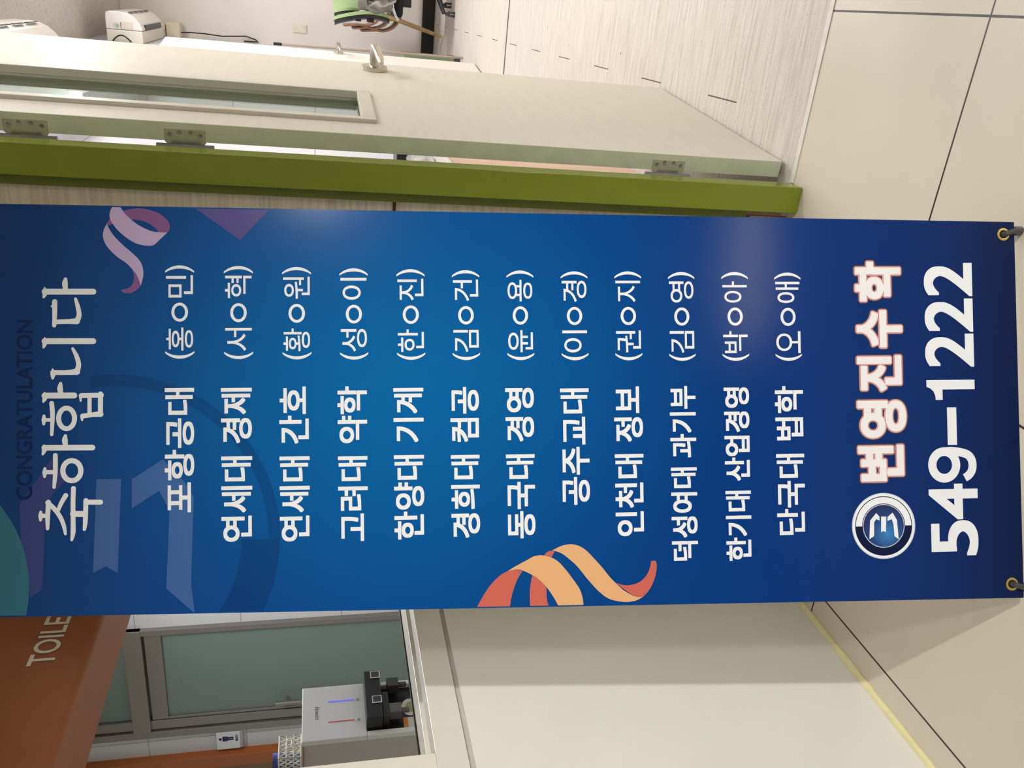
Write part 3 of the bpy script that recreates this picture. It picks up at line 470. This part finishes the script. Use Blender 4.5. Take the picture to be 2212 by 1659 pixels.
dup(ap, (-0.468, 4.05, 2.37), 'white appliance at the ceiling above the top of the cream door')
MB_ = MB((-0.42, 8.5, 2.3)).box((-0.468, 8.36, 2.395), (-0.372, 8.56, 2.425)).build('power_box', mat('box_ivory', (226, 214, 190), 0.5), bevel=0.003)
tag(MB_, 'narrow ivory box on the wall right beside the cream appliance', 'power box')
MB_ = MB((-0.42, 8.5, 2.3)).box((-0.468, 8.38, 2.275), (-0.350, 8.56, 2.388)).build('power_box', MATS['box_ivory'], bevel=0.004)
tag(MB_, 'ivory box with a black cable hanging from it near the far corner', 'power box')
pts = [(-0.43, 8.45, 2.28), (-0.425, 8.5, 2.20), (-0.425, 8.52, 2.09), (-0.434, 8.53, 1.93), (-0.417, 8.55, 1.73), (-0.44, 8.56, 1.645), (-0.455, 8.57, 1.625), (-0.46, 8.575, 1.66), (-0.462, 8.58, 1.75)]
tag(MB((-0.44, 8.5, 1.6)).tube(pts, 0.0055, 8).build('cable', black, smooth=True), 'thin black cable hanging down the white far wall', 'cable')
wpz = thing('wall_plate', 'blank cream wall plate on the white far wall', 'wall plate', (-0.312, 8.6, 1.25))
MB((-0.312, 8.6, 1.25)).box((-0.350, 8.588, 1.188), (-0.276, 8.6, 1.316)).build('plate', mat('plate_cream', (226, 220, 200), 0.4), wpz, 0.003)
MB((-0.312, 8.6, 1.25)).box((-0.342, 8.585, 1.202), (-0.284, 8.589, 1.302)).build('cover', MATS['plate_cream'], wpz, 0.002)

pole = thing('wooden_pole', 'thin brown pole with a black tip leaning behind the white door', 'pole', (-0.37, 7.0, 0))
o = (-0.37, 7.0, 0)
MB(o).tube([(-0.348, 6.78, 0.0), (-0.366, 6.82, 1.36)], 0.0085, 12).build('shaft', mat('brown_wood', (166, 148, 132), 0.5, scale=14, stretch=(1, 1, 0.2), var=0.15), pole, smooth=True)
MB(o).tube([(-0.366, 6.82, 1.35), (-0.3667, 6.822, 1.41)], 0.0105, 12).build('tip', black, pole, smooth=True)
bx = thing('green_box', 'low green-topped box on the floor past the edge of the white door', 'box', (-0.41, 7.05, 0))
MB((-0.41, 7.05, 0)).box((-0.455, 6.9, 0.0), (-0.362, 7.25, 0.44)).build('body', mat('dusty_green', (120, 136, 104), 0.6), bx, 0.004)
MB((-0.41, 7.05, 0)).box((-0.458, 6.897, 0.0), (-0.359, 7.253, 0.05)).build('foot_band', grey_dark, bx, 0.003)

# pink-wood cabinet against the left wall, seen through the hinge gap
cbx = thing('low_cabinet', 'low pinkish wood cabinet seen through the hinge gap of the cream door', 'cabinet', (-0.545, 3.3, 0)); o = (-0.545, 3.3, 0)
pink = mat('pink_maple', (222, 192, 166), 0.5, var=0.12, scale=5, stretch=(1, 6, 1))
MB(o).box((-0.615, 2.3, 0.0), (-0.482, 4.3, 0.665)).build('carcass', pink, cbx, 0.002)
MB(o).box((-0.482, 2.305, 0.004), (-0.470, 3.295, 0.66)).build('door', pink, cbx, 0.001)
MB(o).box((-0.482, 3.305, 0.004), (-0.470, 4.295, 0.66)).build('door', pink, cbx, 0.001)
MB(o).box((-0.618, 2.29, 0.665), (-0.466, 4.31, 0.680)).build('worktop', mat('white_edge', (232, 228, 220), 0.4), cbx, 0.002)
it = thing('small_box', 'small black box with an olive label on the cabinet in the hinge gap', 'box', (-0.55, 3.43, 0.68)); o = (-0.55, 3.43, 0.68)
MB(o).box((-0.605, 3.36, 0.681), (-0.49, 3.52, 0.795)).build('box', black, it, 0.004)
MB(o).box((-0.4905, 3.385, 0.705), (-0.4895, 3.495, 0.77)).build('olive_label', mat('olive_yellow', (150, 150, 40), 0.5), it)
pch = MB((-0.54, 3.2, 0.681)); random.seed(5)
N, Mm = 14, 8; vs = []
for i in range(N + 1):
    for j in range(Mm):
        a = 2 * math.pi * j / Mm; r = 0.042 + 0.010 * random.random(); vs.append((-0.54 + r * math.cos(a), 2.75 + 0.5 * i / N, 0.681 + 0.045 + r * 0.9 * math.sin(a)))
pch.add(vs, [(i * Mm + j, i * Mm + (j + 1) % Mm, (i + 1) * Mm + (j + 1) % Mm, (i + 1) * Mm + j) for i in range(N) for j in range(Mm)] + [list(range(Mm))[::-1], list(range(N * Mm, N * Mm + Mm))])
tag(pch.build('silver_pouch', mat('crinkled_silver', (196, 194, 192), 0.25, 0.8, var=0.2, scale=40), smooth=True), 'crinkled silver pouch on the cabinet in the hinge gap', 'pouch')

# ---------------------------------------------------------------- chairs by the far wall
och = thing('office_chair', 'green office chair with a split backrest, grey jacket over it, by the far wall', 'chair', (0.135, 7.35, 0)); o = (0.10, 7.35, 0)
lime = mat('apple_green_fabric', (158, 182, 132), 0.85, var=0.07, scale=90)
def pad(name, prof, y0, y1, m, th, cant=0.0):
    """a curved plate: prof is a side outline (x, z); it is swept in depth with a crowned face"""
    b_ = MB(o); n = len(prof); ks = 7; vs = []
    for i, (x, z) in enumerate(prof):
        e = math.sin(math.pi * (i + 0.6) / (n + 0.2)) ** 0.35; ym = (y0 + y1) / 2; hw = (y1 - y0) / 2 * e
        for k in range(ks): t_ = -1 + 2 * k / (ks - 1); vs.append((x + cant * t_ + 0.012 * (t_ * t_), ym + hw * t_, z))
        for k in range(ks): t_ = 1 - 2 * k / (ks - 1); vs.append((x + cant * t_ - th * (1 - 0.6 * t_ * t_), ym + hw * t_, z))
    q_ = 2 * ks
    fs = [(i * q_ + k, i * q_ + (k + 1) % q_, (i + 1) * q_ + (k + 1) % q_, (i + 1) * q_ + k) for i in range(n - 1) for k in range(q_)]
    fs += [list(range(q_))[::-1], list(range((n - 1) * q_, n * q_))]
    b_.add(vs, fs); return b_.build(name, m, och, smooth=True)
PB = [(-0.200, 0.965), (-0.185, 0.93), (-0.168, 0.87), (-0.150, 0.80), (-0.138, 0.73), (-0.134, 0.67), (-0.138, 0.61), (-0.146, 0.565), (-0.152, 0.54)]
pad('back_pad', PB, 7.20, 7.36, lime, 0.026)
pad('back_shell', [(x - 0.026, z - 0.006) for x, z in PB], 7.195, 7.365, black, 0.024)
PA = [(-0.080, 0.965), (-0.066, 0.93), (-0.052, 0.87), (-0.046, 0.82), (-0.050, 0.77)]
pad('back_pad', PA, 7.385, 7.62, lime, 0.026, 0.075)
pad('back_shell', [(x - 0.026, z - 0.006) for x, z in PA], 7.38, 7.62, black, 0.022, 0.075)
for za, zb in ((0.755, 0.80), (0.655, 0.71)): MB(o).box((-0.205, 7.235, za), (-0.172, 7.29, zb)).build('shell_clip', black, och, 0.004)
MB(o).box((-0.15, 7.2, 0.43), (0.34, 7.62, 0.50)).build('seat', mat('black_fabric', (24, 23, 24), 0.9), och, 0.03, seg=3)
arc = [(-0.168, 7.22, 0.466), (-0.135, 7.21, 0.49), (-0.08, 7.205, 0.512), (0.0, 7.2, 0.525), (0.09, 7.2, 0.525), (0.2, 7.21, 0.50)]
MB(o).tube(arc, 0.012, 10).build('chrome_arm', mat('chrome', (214, 214, 214), 0.12, 1.0, var=0.02), och, smooth=True)
MB(o).tube([(0.10, 7.4, 0.44), (0.10, 7.4, 0.14)], [0.05, 0.03], 14).box((-0.07, 7.28, 0.36), (0.26, 7.52, 0.432)).build('mechanism', black, och, 0.006)
for k in range(5):
    a = math.radians(200 + 72 * k); ex_, ey_ = 0.10 + 0.20 * math.cos(a), 7.4 + 0.20 * math.sin(a)
    lg = MB(o).tube([(0.10, 7.4, 0.145), (0.10 + 0.1 * math.cos(a), 7.4 + 0.1 * math.sin(a), 0.125), (ex_, ey_, 0.088)], [0.026, 0.021, 0.016], 10).build('base_leg', mat('slate_plastic', (44, 50, 56), 0.45), och, smooth=True)
    MB(o).tube([(ex_ - 0.021, ey_, 0.029), (ex_ - 0.004, ey_, 0.029)], 0.028, 16).tube([(ex_ + 0.004, ey_, 0.029), (ex_ + 0.021, ey_, 0.029)], 0.028, 16).box((ex_ - 0.012, ey_ - 0.014, 0.04), (ex_ + 0.012, ey_ + 0.014, 0.078)).build('caster', grey_dark, lg)
# grey jacket hanging over the chair
jk = thing('grey_jacket', 'crumpled grey jacket draped on the green office chair', 'jacket', (0.01, 7.3, 0.5)); o = (-0.02, 7.3, 0.5)
def cloth(name, x0, x1, z0, z1, yy, m, amp=0.02):
    b_ = MB(o); random.seed(11); nx, nz = 16, 20; vs = []
    for j in range(nz + 1):
        for i in range(nx + 1):
            u, v = i / nx, j / nz
            vs.append((x0 + (x1 - x0) * u + 0.012 * math.sin(9 * v + 2 * u), yy + amp * math.sin(8 * u + 3 * v) + amp * 0.7 * math.sin(15 * u - 6 * v) - 0.05 * math.sin(math.pi * u), z0 + (z1 - z0) * v + 0.02 * math.sin(5 * u)))
    fs = [(j * (nx + 1) + i, j * (nx + 1) + i + 1, (j + 1) * (nx + 1) + i + 1, (j + 1) * (nx + 1) + i) for j in range(nz) for i in range(nx)]
    b_.add(vs, fs); ob = b_.build(name, m, jk, smooth=True, fix=False); sd = ob.modifiers.new('thickness', 'SOLIDIFY'); sd.thickness = 0.008; return ob
jm = mat('grey_tweed', (150, 146, 136), 0.9, var=0.12, scale=260, bump=0.2)
cloth('jacket_body', -0.125, 0.16, 0.53, 0.775, 7.19, jm)
cloth('jacket_sleeve', -0.105, -0.02, 0.51, 0.68, 7.16, jm, 0.012)
MB(o).tube([(-0.04, 7.145, 0.72), (-0.04, 7.14, 0.66), (-0.041, 7.142, 0.665)], 0.004, 6).tube([(-0.015, 7.13, 0.715), (-0.075, 7.125, 0.712)], 0.0045, 6).build('pocket_slit', black, jk)

def wooden_chair(loc, label):
    r = thing('wooden_chair', label, 'chair', loc, group='stacked bentwood chairs by the far wall')
    wood = mat('beech_wood', (178, 146, 102), 0.45, var=0.14, scale=9, stretch=(1, 1, 0.3)); brown = mat('brown_ply', (150, 108, 84), 0.45, var=0.12, scale=9)
    pr = [(-0.250, 0.705), (-0.243, 0.64), (-0.236, 0.58), (-0.227, 0.52), (-0.214, 0.47), (-0.192, 0.43), (-0.160, 0.40), (-0.11, 0.385), (-0.05, 0.38)]
    b_ = MB(); n = len(pr); vs = []
    for i, (x, z) in enumerate(pr):
        x2, z2 = pr[min(i + 1, n - 1)]; x1_, z1_ = pr[max(i - 1, 0)]; d = Vector((x2 - x1_, 0, z2 - z1_)).normalized(); nr = Vector((-d.z, 0, d.x)) * 0.008
        wdt = 0.19 if i < 3 else 0.17
        for sgn, yy in ((1, -wdt), (1, wdt), (-1, wdt), (-1, -wdt)): vs.append((x + sgn * nr.x + (0.012 if abs(yy) > .18 else 0), yy, z + sgn * nr.z))
    b_.add(vs, [(i * 4 + k, i * 4 + (k + 1) % 4, (i + 1) * 4 + (k + 1) % 4, (i + 1) * 4 + k) for i in range(n - 1) for k in range(4)] + [(3, 2, 1, 0), (n * 4 - 4, n * 4 - 3, n * 4 - 2, n * 4 - 1)])
    b_.build('backrest', brown, r, smooth=True)
    MB().box((-0.15, -0.19, 0.366), (0.24, 0.19, 0.382)).build('seat', brown, r, 0.005)
    for sy in (-1, 1):
        MB().tube([(-0.125, sy * 0.165, 0.375), (-0.224, sy * 0.19, 0.004)], [0.017, 0.012], 10).build('leg', wood, r, smooth=True)
        MB().tube([(0.20, sy * 0.165, 0.366), (0.24, sy * 0.185, 0.004)], [0.017, 0.012], 10).build('leg', wood, r, smooth=True)
    return r
wc = wooden_chair((0.0, 8.1, 0.012), 'lowest of the stacked brown wooden chairs behind the green office chair')
dup(wc, (-0.008, 8.085, 0.088), 'middle one of the stacked brown wooden chairs behind the green office chair')
dup(wc, (0.010, 8.07, 0.164), 'top one of the stacked brown wooden chairs behind the green office chair')
wc.location = (-0.022, 8.1, 0.012)

# ---------------------------------------------------------------- the banner: printed cloth, lettering and eyelets (millimetres on the cloth)
BX = Vector((0.8978, 0.4403, 0.0032)); BY = Vector((-0.0704, 0.1363, 0.9882)); BN = BX.cross(BY).normalized()
BO = Vector((-0.768, 0.849, 0.013))
BM = Matrix(((BX.x, BY.x, BN.x, BO.x), (BX.y, BY.y, BN.y, BO.y), (BX.z, BY.z, BN.z, BO.z), (0, 0, 0, 1)))
def print_mat(name, tint=None, fac=0.0):
    """the banner's printed blue ground: navy at both ends, brighter cobalt in the middle; tint = ink laid over it"""
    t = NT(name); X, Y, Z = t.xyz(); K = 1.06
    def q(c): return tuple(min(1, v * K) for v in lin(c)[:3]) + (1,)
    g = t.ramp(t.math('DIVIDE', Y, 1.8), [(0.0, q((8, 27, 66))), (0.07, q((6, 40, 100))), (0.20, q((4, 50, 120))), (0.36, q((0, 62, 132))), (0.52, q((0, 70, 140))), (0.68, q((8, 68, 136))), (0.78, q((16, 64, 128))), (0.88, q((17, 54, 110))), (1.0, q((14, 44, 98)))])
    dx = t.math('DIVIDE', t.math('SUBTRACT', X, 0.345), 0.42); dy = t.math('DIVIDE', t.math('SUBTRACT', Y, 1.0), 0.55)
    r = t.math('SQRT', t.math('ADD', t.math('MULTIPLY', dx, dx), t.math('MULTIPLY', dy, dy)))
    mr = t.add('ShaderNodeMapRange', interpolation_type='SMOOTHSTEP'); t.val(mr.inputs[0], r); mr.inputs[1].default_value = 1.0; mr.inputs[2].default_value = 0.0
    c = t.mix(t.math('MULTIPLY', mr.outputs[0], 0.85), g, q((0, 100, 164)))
    if tint: c = t.mix(fac, c, lin(tint))
    t.base(c); t.p.inputs['Roughness'].default_value = 0.16; t.p.inputs['Specular IOR Level'].default_value = 0.16; return t.m
def ink(name, rgb): return mat(name, rgb, 0.13, var=0.01, scale=60, spec=0.16)
paper = ink('white_ink', (240, 242, 244))
bn = thing('banner', 'blue congratulation banner with white Korean lettering and ribbon prints, hung on its stand', 'banner', None, matrix=BM)
def m_(p): return [(x / 1000, y / 1000) for x, y in p]
def bx(b_): return tuple(v / 1000 for v in b_)
cl = MB(); NX, NY = 8, 24; vs = []
for side in (0, 1):
    for j in range(NY + 1):
        for i in range(NX + 1):
            y = 1.8 * j / NY; vs.append((0.6 * i / NX + 0.0122 * y, y, -0.0006 * side))
S_ = (NX + 1) * (NY + 1); fs = []
for j in range(NY):
    for i in range(NX):
        a = j * (NX + 1) + i; q4 = (a, a + 1, a + NX + 2, a + NX + 1); fs.append(q4); fs.append(tuple(k + S_ for k in q4[::-1]))
edge = [i for i in range(NX + 1)] + [j * (NX + 1) + NX for j in range(1, NY + 1)] + [NY * (NX + 1) + i for i in range(NX - 1, -1, -1)] + [j * (NX + 1) for j in range(NY - 1, 0, -1)]
for k in range(len(edge)): a, b2 = edge[k], edge[(k + 1) % len(edge)]; fs.append((b2, a, a + S_, b2 + S_))
cl.add(vs, fs); cl.mi = [1 if (len(f) == 4 and min(f) >= S_) else 0 for f in cl.f]
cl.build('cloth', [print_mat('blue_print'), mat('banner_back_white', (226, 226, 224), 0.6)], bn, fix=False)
def soft(p):
    """round the gentle bends of an outline, keep its corners"""
    P = [Vector(q_) for q_ in p]; n = len(P); out = []
    def sharp(i):
        a = P[i] - P[i - 1]; b = P[(i + 1) % n] - P[i]
        return a.length < 1e-9 or b.length < 1e-9 or abs(a.angle_signed(b)) > 0.75
    for i in range(n):
        p1, p2 = P[i], P[(i + 1) % n]; p0 = p1 if sharp(i) else P[i - 1]; p3 = p2 if sharp((i + 1) % n) else P[(i + 2) % n]
        out.append(tuple(p1))
        if (p2 - p1).length > 40: continue
        for k in (0.25, 0.5, 0.75): out.append(tuple(0.5 * (2 * p1 + (p2 - p0) * k + (2 * p0 - 5 * p1 + 4 * p2 - p3) * k * k + (3 * p1 - p0 - 3 * p2 + p3) * k ** 3)))
    return out
def clip(p):
    """keep printed shapes inside the cloth"""
    p = m_(p)
    for ax, lim, sg_ in ((0, 0.002, 1), (0, 0.598, -1)):
        f = lambda q_: sg_ * ((q_[0] - 0.0122 * q_[1]) - lim); out = []
        for i in range(len(p)):
            a, b = p[i], p[(i + 1) % len(p)]; fa, fb = f(a), f(b)
            if fa >= 0: out.append(a)
            if fa * fb < 0: t_ = fa / (fa - fb); out.append((a[0] + (b[0] - a[0]) * t_, a[1] + (b[1] - a[1]) * t_))
        p = out
    return [(x_, min(y_, 1.798)) for x_, y_ in p]
def layer(name, parts, mats, z0, label=None):
    b_ = MB()
    for k, (p, mi) in enumerate(parts): b_.flat(clip(p), z0 + k * 1.5e-5, mi)
    o_ = b_.build(name, mats, bn, fix=False)
    if label: o_['label'] = label
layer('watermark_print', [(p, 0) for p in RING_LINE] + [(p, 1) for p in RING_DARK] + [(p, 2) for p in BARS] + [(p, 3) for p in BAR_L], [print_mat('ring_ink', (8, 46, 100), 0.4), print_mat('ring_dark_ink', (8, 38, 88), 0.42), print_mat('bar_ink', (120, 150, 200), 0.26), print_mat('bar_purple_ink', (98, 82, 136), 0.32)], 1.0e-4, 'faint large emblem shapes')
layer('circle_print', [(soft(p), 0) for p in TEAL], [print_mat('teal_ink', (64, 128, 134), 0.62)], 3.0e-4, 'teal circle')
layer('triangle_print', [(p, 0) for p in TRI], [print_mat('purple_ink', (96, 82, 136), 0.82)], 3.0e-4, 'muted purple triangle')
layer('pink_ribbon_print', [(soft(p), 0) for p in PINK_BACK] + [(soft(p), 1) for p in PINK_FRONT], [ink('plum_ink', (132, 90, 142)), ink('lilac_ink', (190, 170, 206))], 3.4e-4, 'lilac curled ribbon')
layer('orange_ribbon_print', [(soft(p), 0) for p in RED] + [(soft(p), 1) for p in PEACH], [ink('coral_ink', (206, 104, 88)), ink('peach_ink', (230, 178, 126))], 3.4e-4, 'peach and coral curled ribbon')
b_ = MB(); letter(b_, CONG[0], bx(CONG[1:]), 4.0e-4, 0.026); b_.build('faint_lettering', print_mat('navy_ink', (10, 26, 72), 0.7), bn, fix=False)['label'] = 'faint navy CONGRATULATION'
# brush heading
b_ = MB(); kz = 0
def stroke(b_, pts, ws, z, caps=True):
    P = [Vector((x / 1000, y / 1000)) for x, y in pts]; W = [v / 2000 for v in ws]
    Q, R_ = [], []
    if (P[0] - P[-1]).length < 1e-4: P.append(P[1]); W.append(W[1])
    for i in range(len(P) - 1):           # round the path a little
        for s_ in range(5):
            t_ = s_ / 5; p0, p1, p2, p3 = P[max(i - 1, 0)], P[i], P[i + 1], P[min(i + 2, len(P) - 1)]
            Q.append(0.5 * (2 * p1 + (p2 - p0) * t_ + (2 * p0 - 5 * p1 + 4 * p2 - p3) * t_ ** 2 + (3 * p1 - p0 - 3 * p2 + p3) * t_ ** 3)); R_.append(W[i] * (1 - t_) + W[i + 1] * t_)
    Q.append(P[-1]); R_.append(W[-1]); n = len(Q); L_, Rr = [], []
    for i in range(n):
        d = (Q[min(i + 1, n - 1)] - Q[max(i - 1, 0)]); d = d.normalized() if d.length > 1e-9 else Vector((1, 0)); nn = Vector((-d.y, d.x))
        L_.append(Q[i] + nn * R_[i]); Rr.append(Q[i] - nn * R_[i])
    vs = [(p.x, p.y, z) for p in L_] + [(p.x, p.y, z) for p in Rr]
    b_.add(vs, [(n + i, n + i + 1, i + 1, i) for i in range(n - 1)])
    if caps and (Q[0] - Q[-1]).length > 1e-4:
        for c_, rr, zz in ((Q[0], R_[0], z + 4e-6), (Q[-1], R_[-1], z + 8e-6)):
            b_.add([(c_.x + rr * math.cos(a * math.pi / 8), c_.y + rr * math.sin(a * math.pi / 8), zz) for a in range(16)], [list(range(16))])
for k, (p, w_) in enumerate(TITLE): stroke(b_, p, w_, 5.0e-4 + k * 1.2e-5)
b_.build('heading_lettering', paper, bn, fix=False)['label'] = 'white brush-style Korean heading'
for r_ in ROWS: b_ = MB(); x0, y0, x1, y1 = bx(r_[1:]); g = 0.0009; letter(b_, r_[0], (x0 + g, y0 + g, x1 - g, y1 - g), 5.0e-4, 0.0, 0, g, 16, res=6, square=True); b_.build('school_lettering', paper, bn, fix=False)
for r_ in NAMES:
    b_ = MB(); x0, y0, x1, y1 = bx(r_[1:]); wx, hy = x1 - x0, y1 - y0
    for ch_, fa_, fb_, ga_, gb_ in (('(', 0, 0.080, 0, 1), (r_[0][1], 0.088, 0.335, 0.045, 0.965), (r_[0][3], 0.655, 0.895, 0.045, 0.965), (')', 0.92, 1.0, 0, 1)):
        letter(b_, ch_, (x0 + fa_ * wx, y0 + ga_ * hy, x0 + fb_ * wx, y0 + gb_ * hy), 5.0e-4, 0.0035, res=6)
    cx_, cy_, rx_, ry_ = x0 + 0.498 * wx, y0 + 0.50 * hy, 0.102 * wx, 0.285 * hy; n_ = 40; t_ = 0.0042
    b_.add([(cx_ + (rx_ - k_ * t_) * math.cos(2 * math.pi * i / n_), cy_ + (ry_ - k_ * t_) * math.sin(2 * math.pi * i / n_), 5.0e-4) for k_ in (0, 1) for i in range(n_)], [(i, (i + 1) % n_, n_ + (i + 1) % n_, n_ + i) for i in range(n_)])
    b_.build('name_lettering', paper, bn, fix=False)
b_ = MB()
for r_ in DIGITS:
    if r_[0] == '-': x0, y0, x1, y1 = bx(r_[1:]); b_.flat([(x0, y0), (x1, y0), (x1, y1), (x0, y1)], 5.0e-4)
    elif r_[0] == '9':
        x0, y0, x1, y1 = r_[1:]; dx_, dy_ = x1 - x0, y1 - y0; wd_ = 0.245 * dx_; P9 = lambda a, c: [x0 + a * dx_, y0 + c * dy_]
        stroke(b_, [P9(0.5 + 0.378 * math.cos(k * math.pi / 12), 0.668 + 0.242 * math.sin(k * math.pi / 12)) for k in range(25)], [wd_] * 25, 5.0e-4)
        stroke(b_, [P9(*p_) for p_ in ((0.878, 0.67), (0.885, 0.52), (0.86, 0.36), (0.79, 0.20), (0.66, 0.115), (0.48, 0.09), (0.31, 0.115), (0.19, 0.18), (0.125, 0.255))], [wd_ * 0.98] * 8 + [wd_ * 0.92], 5.2e-4, False)
    elif r_[0] == '1':
        x0, y0, x1, y1 = bx(r_[1:]); dx_, dy_ = x1 - x0, y1 - y0
        b_.flat([(x0 + dx_ * a, y0 + dy_ * c) for a, c in ((1, 0), (1, 1), (0.66, 1), (0.58, 0.92), (0.42, 0.855), (0.2, 0.82), (0, 0.815), (0, 0.67), (0.52, 0.67), (0.52, 0))], 5.0e-4)
    else:
        x0, y0, x1, y1 = bx(r_[1:]); g = 0.0021; letter(b_, r_[0], (x0 + g, y0 + g, x1 - g, y1 - g), 5.0e-4, 0.0, 0, g, 24, res=9, square=True)
b_.build('phone_lettering', paper, bn, fix=False)['label'] = 'large bold white 549-1222'
b_ = MB()
for r_ in LOGO:
    x0, y0, x1, y1 = bx(r_[1:]); g = 0.0017; box = (x0 + g, y0 + g, x1 - g, y1 - g)
    for k_, (mi_, sp_) in enumerate(((0, 0.0052), (1, 0.0037), (2, 0.0031), (1, 0.0025), (3, 0.0017))): letter(b_, r_[0], box, 4.0e-4 + k_ * 1.1e-4, 0.018, mi_, sp_, 24, res=8)
b_.build('logo_lettering', [ink('smoke_ink', (64, 70, 84)), ink('rose_ink', (204, 106, 104)), ink('pale_pink_ink', (238, 206, 200)), ink('logo_white_ink', (244, 240, 240))], bn, fix=False)['label'] = 'chunky white Korean name outlined in red and grey'
# round emblem
(ecx, ecy), (elx, ely), (erx, ery) = [(p[0] / 1000, p[1] / 1000) for p in EMB]; R0 = 0.0517
def sector(r0, r1, a0, a1, n=40): return [(ecx + r1 * R0 * math.cos(a0 + (a1 - a0) * i / n), ecy + r1 * R0 * math.sin(a0 + (a1 - a0) * i / n)) for i in range(n + 1)] + [(ecx + r0 * R0 * math.cos(a0 + (a1 - a0) * i / n), ecy + r0 * R0 * math.sin(a0 + (a1 - a0) * i / n)) for i in range(n, -1, -1)]
def disc(r): return [(ecx + r * R0 * math.cos(i * math.pi / 32), ecy + r * R0 * math.sin(i * math.pi / 32)) for i in range(64)]
b_ = MB(); z = 4.0e-4
for poly, mi in ((disc(1.0), 0), (disc(0.975), 1), (disc(0.90), 2), (disc(0.66), 0), (disc(0.635), 3)):
    b_.flat(poly, z, mi); z += 1.5e-5
for a0, a1 in ((-math.pi / 2, math.pi / 2),): b_.flat(sector(0.68, 0.875, a0, a1), z, 1)
z += 1.5e-5
for p in EMB_M: b_.flat(m_(p), z, 1); z += 1.5e-5
def emb_blue():
    t = NT('emblem_blue_ink'); X, Y, Z = t.xyz()
    dx = t.math('SUBTRACT', X, ecx - 0.012); dy = t.math('SUBTRACT', Y, ecy - 0.006); r = t.math('SQRT', t.math('ADD', t.math('MULTIPLY', dx, dx), t.math('MULTIPLY', dy, dy)))
    t.base(t.ramp(t.math('DIVIDE', r, 0.045), [(0.0, lin((52, 132, 196))), (0.55, lin((16, 62, 128))), (1.0, lin((10, 32, 84)))])); t.p.inputs['Roughness'].default_value = 0.36; return t.m
b_.build('emblem_print', [ink('silver_ink', (196, 204, 220)), ink('emblem_white_ink', (242, 244, 248)), ink('emblem_navy_ink', (12, 24, 64)), emb_blue()], bn, fix=False)['label'] = 'round white and navy emblem'
brass = mat('brass', (226, 200, 120), 0.2, 1.0, var=0.04)
for x, y in [(p[0] / 1000, p[1] / 1000) for p in EYE] + [(0.044, 1.78), (0.6, 1.78)]:
    MB().lathe([(0.0058, 0.0004), (0.0062, 0.0018), (0.0082, 0.0024), (0.0102, 0.0016), (0.0106, 0.0004), (0.0106, -0.0008), (0.0058, -0.0008)], (x, y, 0), (0, 0, 1), 32).build('eyelet', brass, bn, smooth=True, fix=False)
    MB().flat([(x + 0.0058 * math.cos(k * math.pi / 12), y + 0.0058 * math.sin(k * math.pi / 12)) for k in range(24)], 6.0e-4).build('eyelet_hole', mat('hole_dark', (22, 20, 24), 0.8), bn, fix=False)
# the folding stand behind it
sn = thing('banner_stand', 'black folding stand whose bent arm tips hook the banner eyelets', 'banner stand', None, matrix=BM)
rod = mat('graphite_rod', (70, 68, 68), 0.35, var=0.06)
for (x, y), sx, sy in zip([(p[0] / 1000, p[1] / 1000) for p in EYE] + [(0.044, 1.78), (0.6, 1.78)], (1, -1, -1, 1), (-1, -1, 1, 1)):
    foot = (x + sx * 0.007, y - 0.032, -0.002) if sy < 0 else (x + sx * 0.004, y + 0.02, -0.004)
    MB().tube([(0.32, 0.9, -0.055), (x + (0.32 - x) * 0.12, y + (0.9 - y) * 0.08, -0.018), (foot[0], foot[1] + (0.006 if sy < 0 else -0.006), -0.010)], [0.008, 0.006, 0.006], 12).build('arm', rod, sn, smooth=True)
    MB().tube([(foot[0] + sx * 0.001, foot[1] + 0.004 * (-sy), -0.010), (foot[0], foot[1], -0.004), ((x + foot[0]) / 2 + sx * 0.001, (y + foot[1]) / 2, 0.0075), (x, y - sy * -0.001, 0.0055), (x, y, 0.0015)], [0.0075, 0.0072, 0.0046, 0.0042, 0.0042], 12).build('hook_tip', rod, sn, smooth=True)
MB().lathe([(0, 0), (0.03, 0), (0.03, 0.03), (0, 0.03)], (0.32, 0.9, -0.075), (0, 0, 1), 20).build('hub', grey_dark, sn, 0.003)
hub = BM @ Vector((0.32, 0.9, -0.07)); rear = Vector((hub.x - 0.36 * 0.44, hub.y + 0.42, 0.012)); BI = BM.inverted()
MB().tube([BI @ hub, BI @ rear], [0.008, 0.007], 12).build('rear_leg', rod, sn, smooth=True)
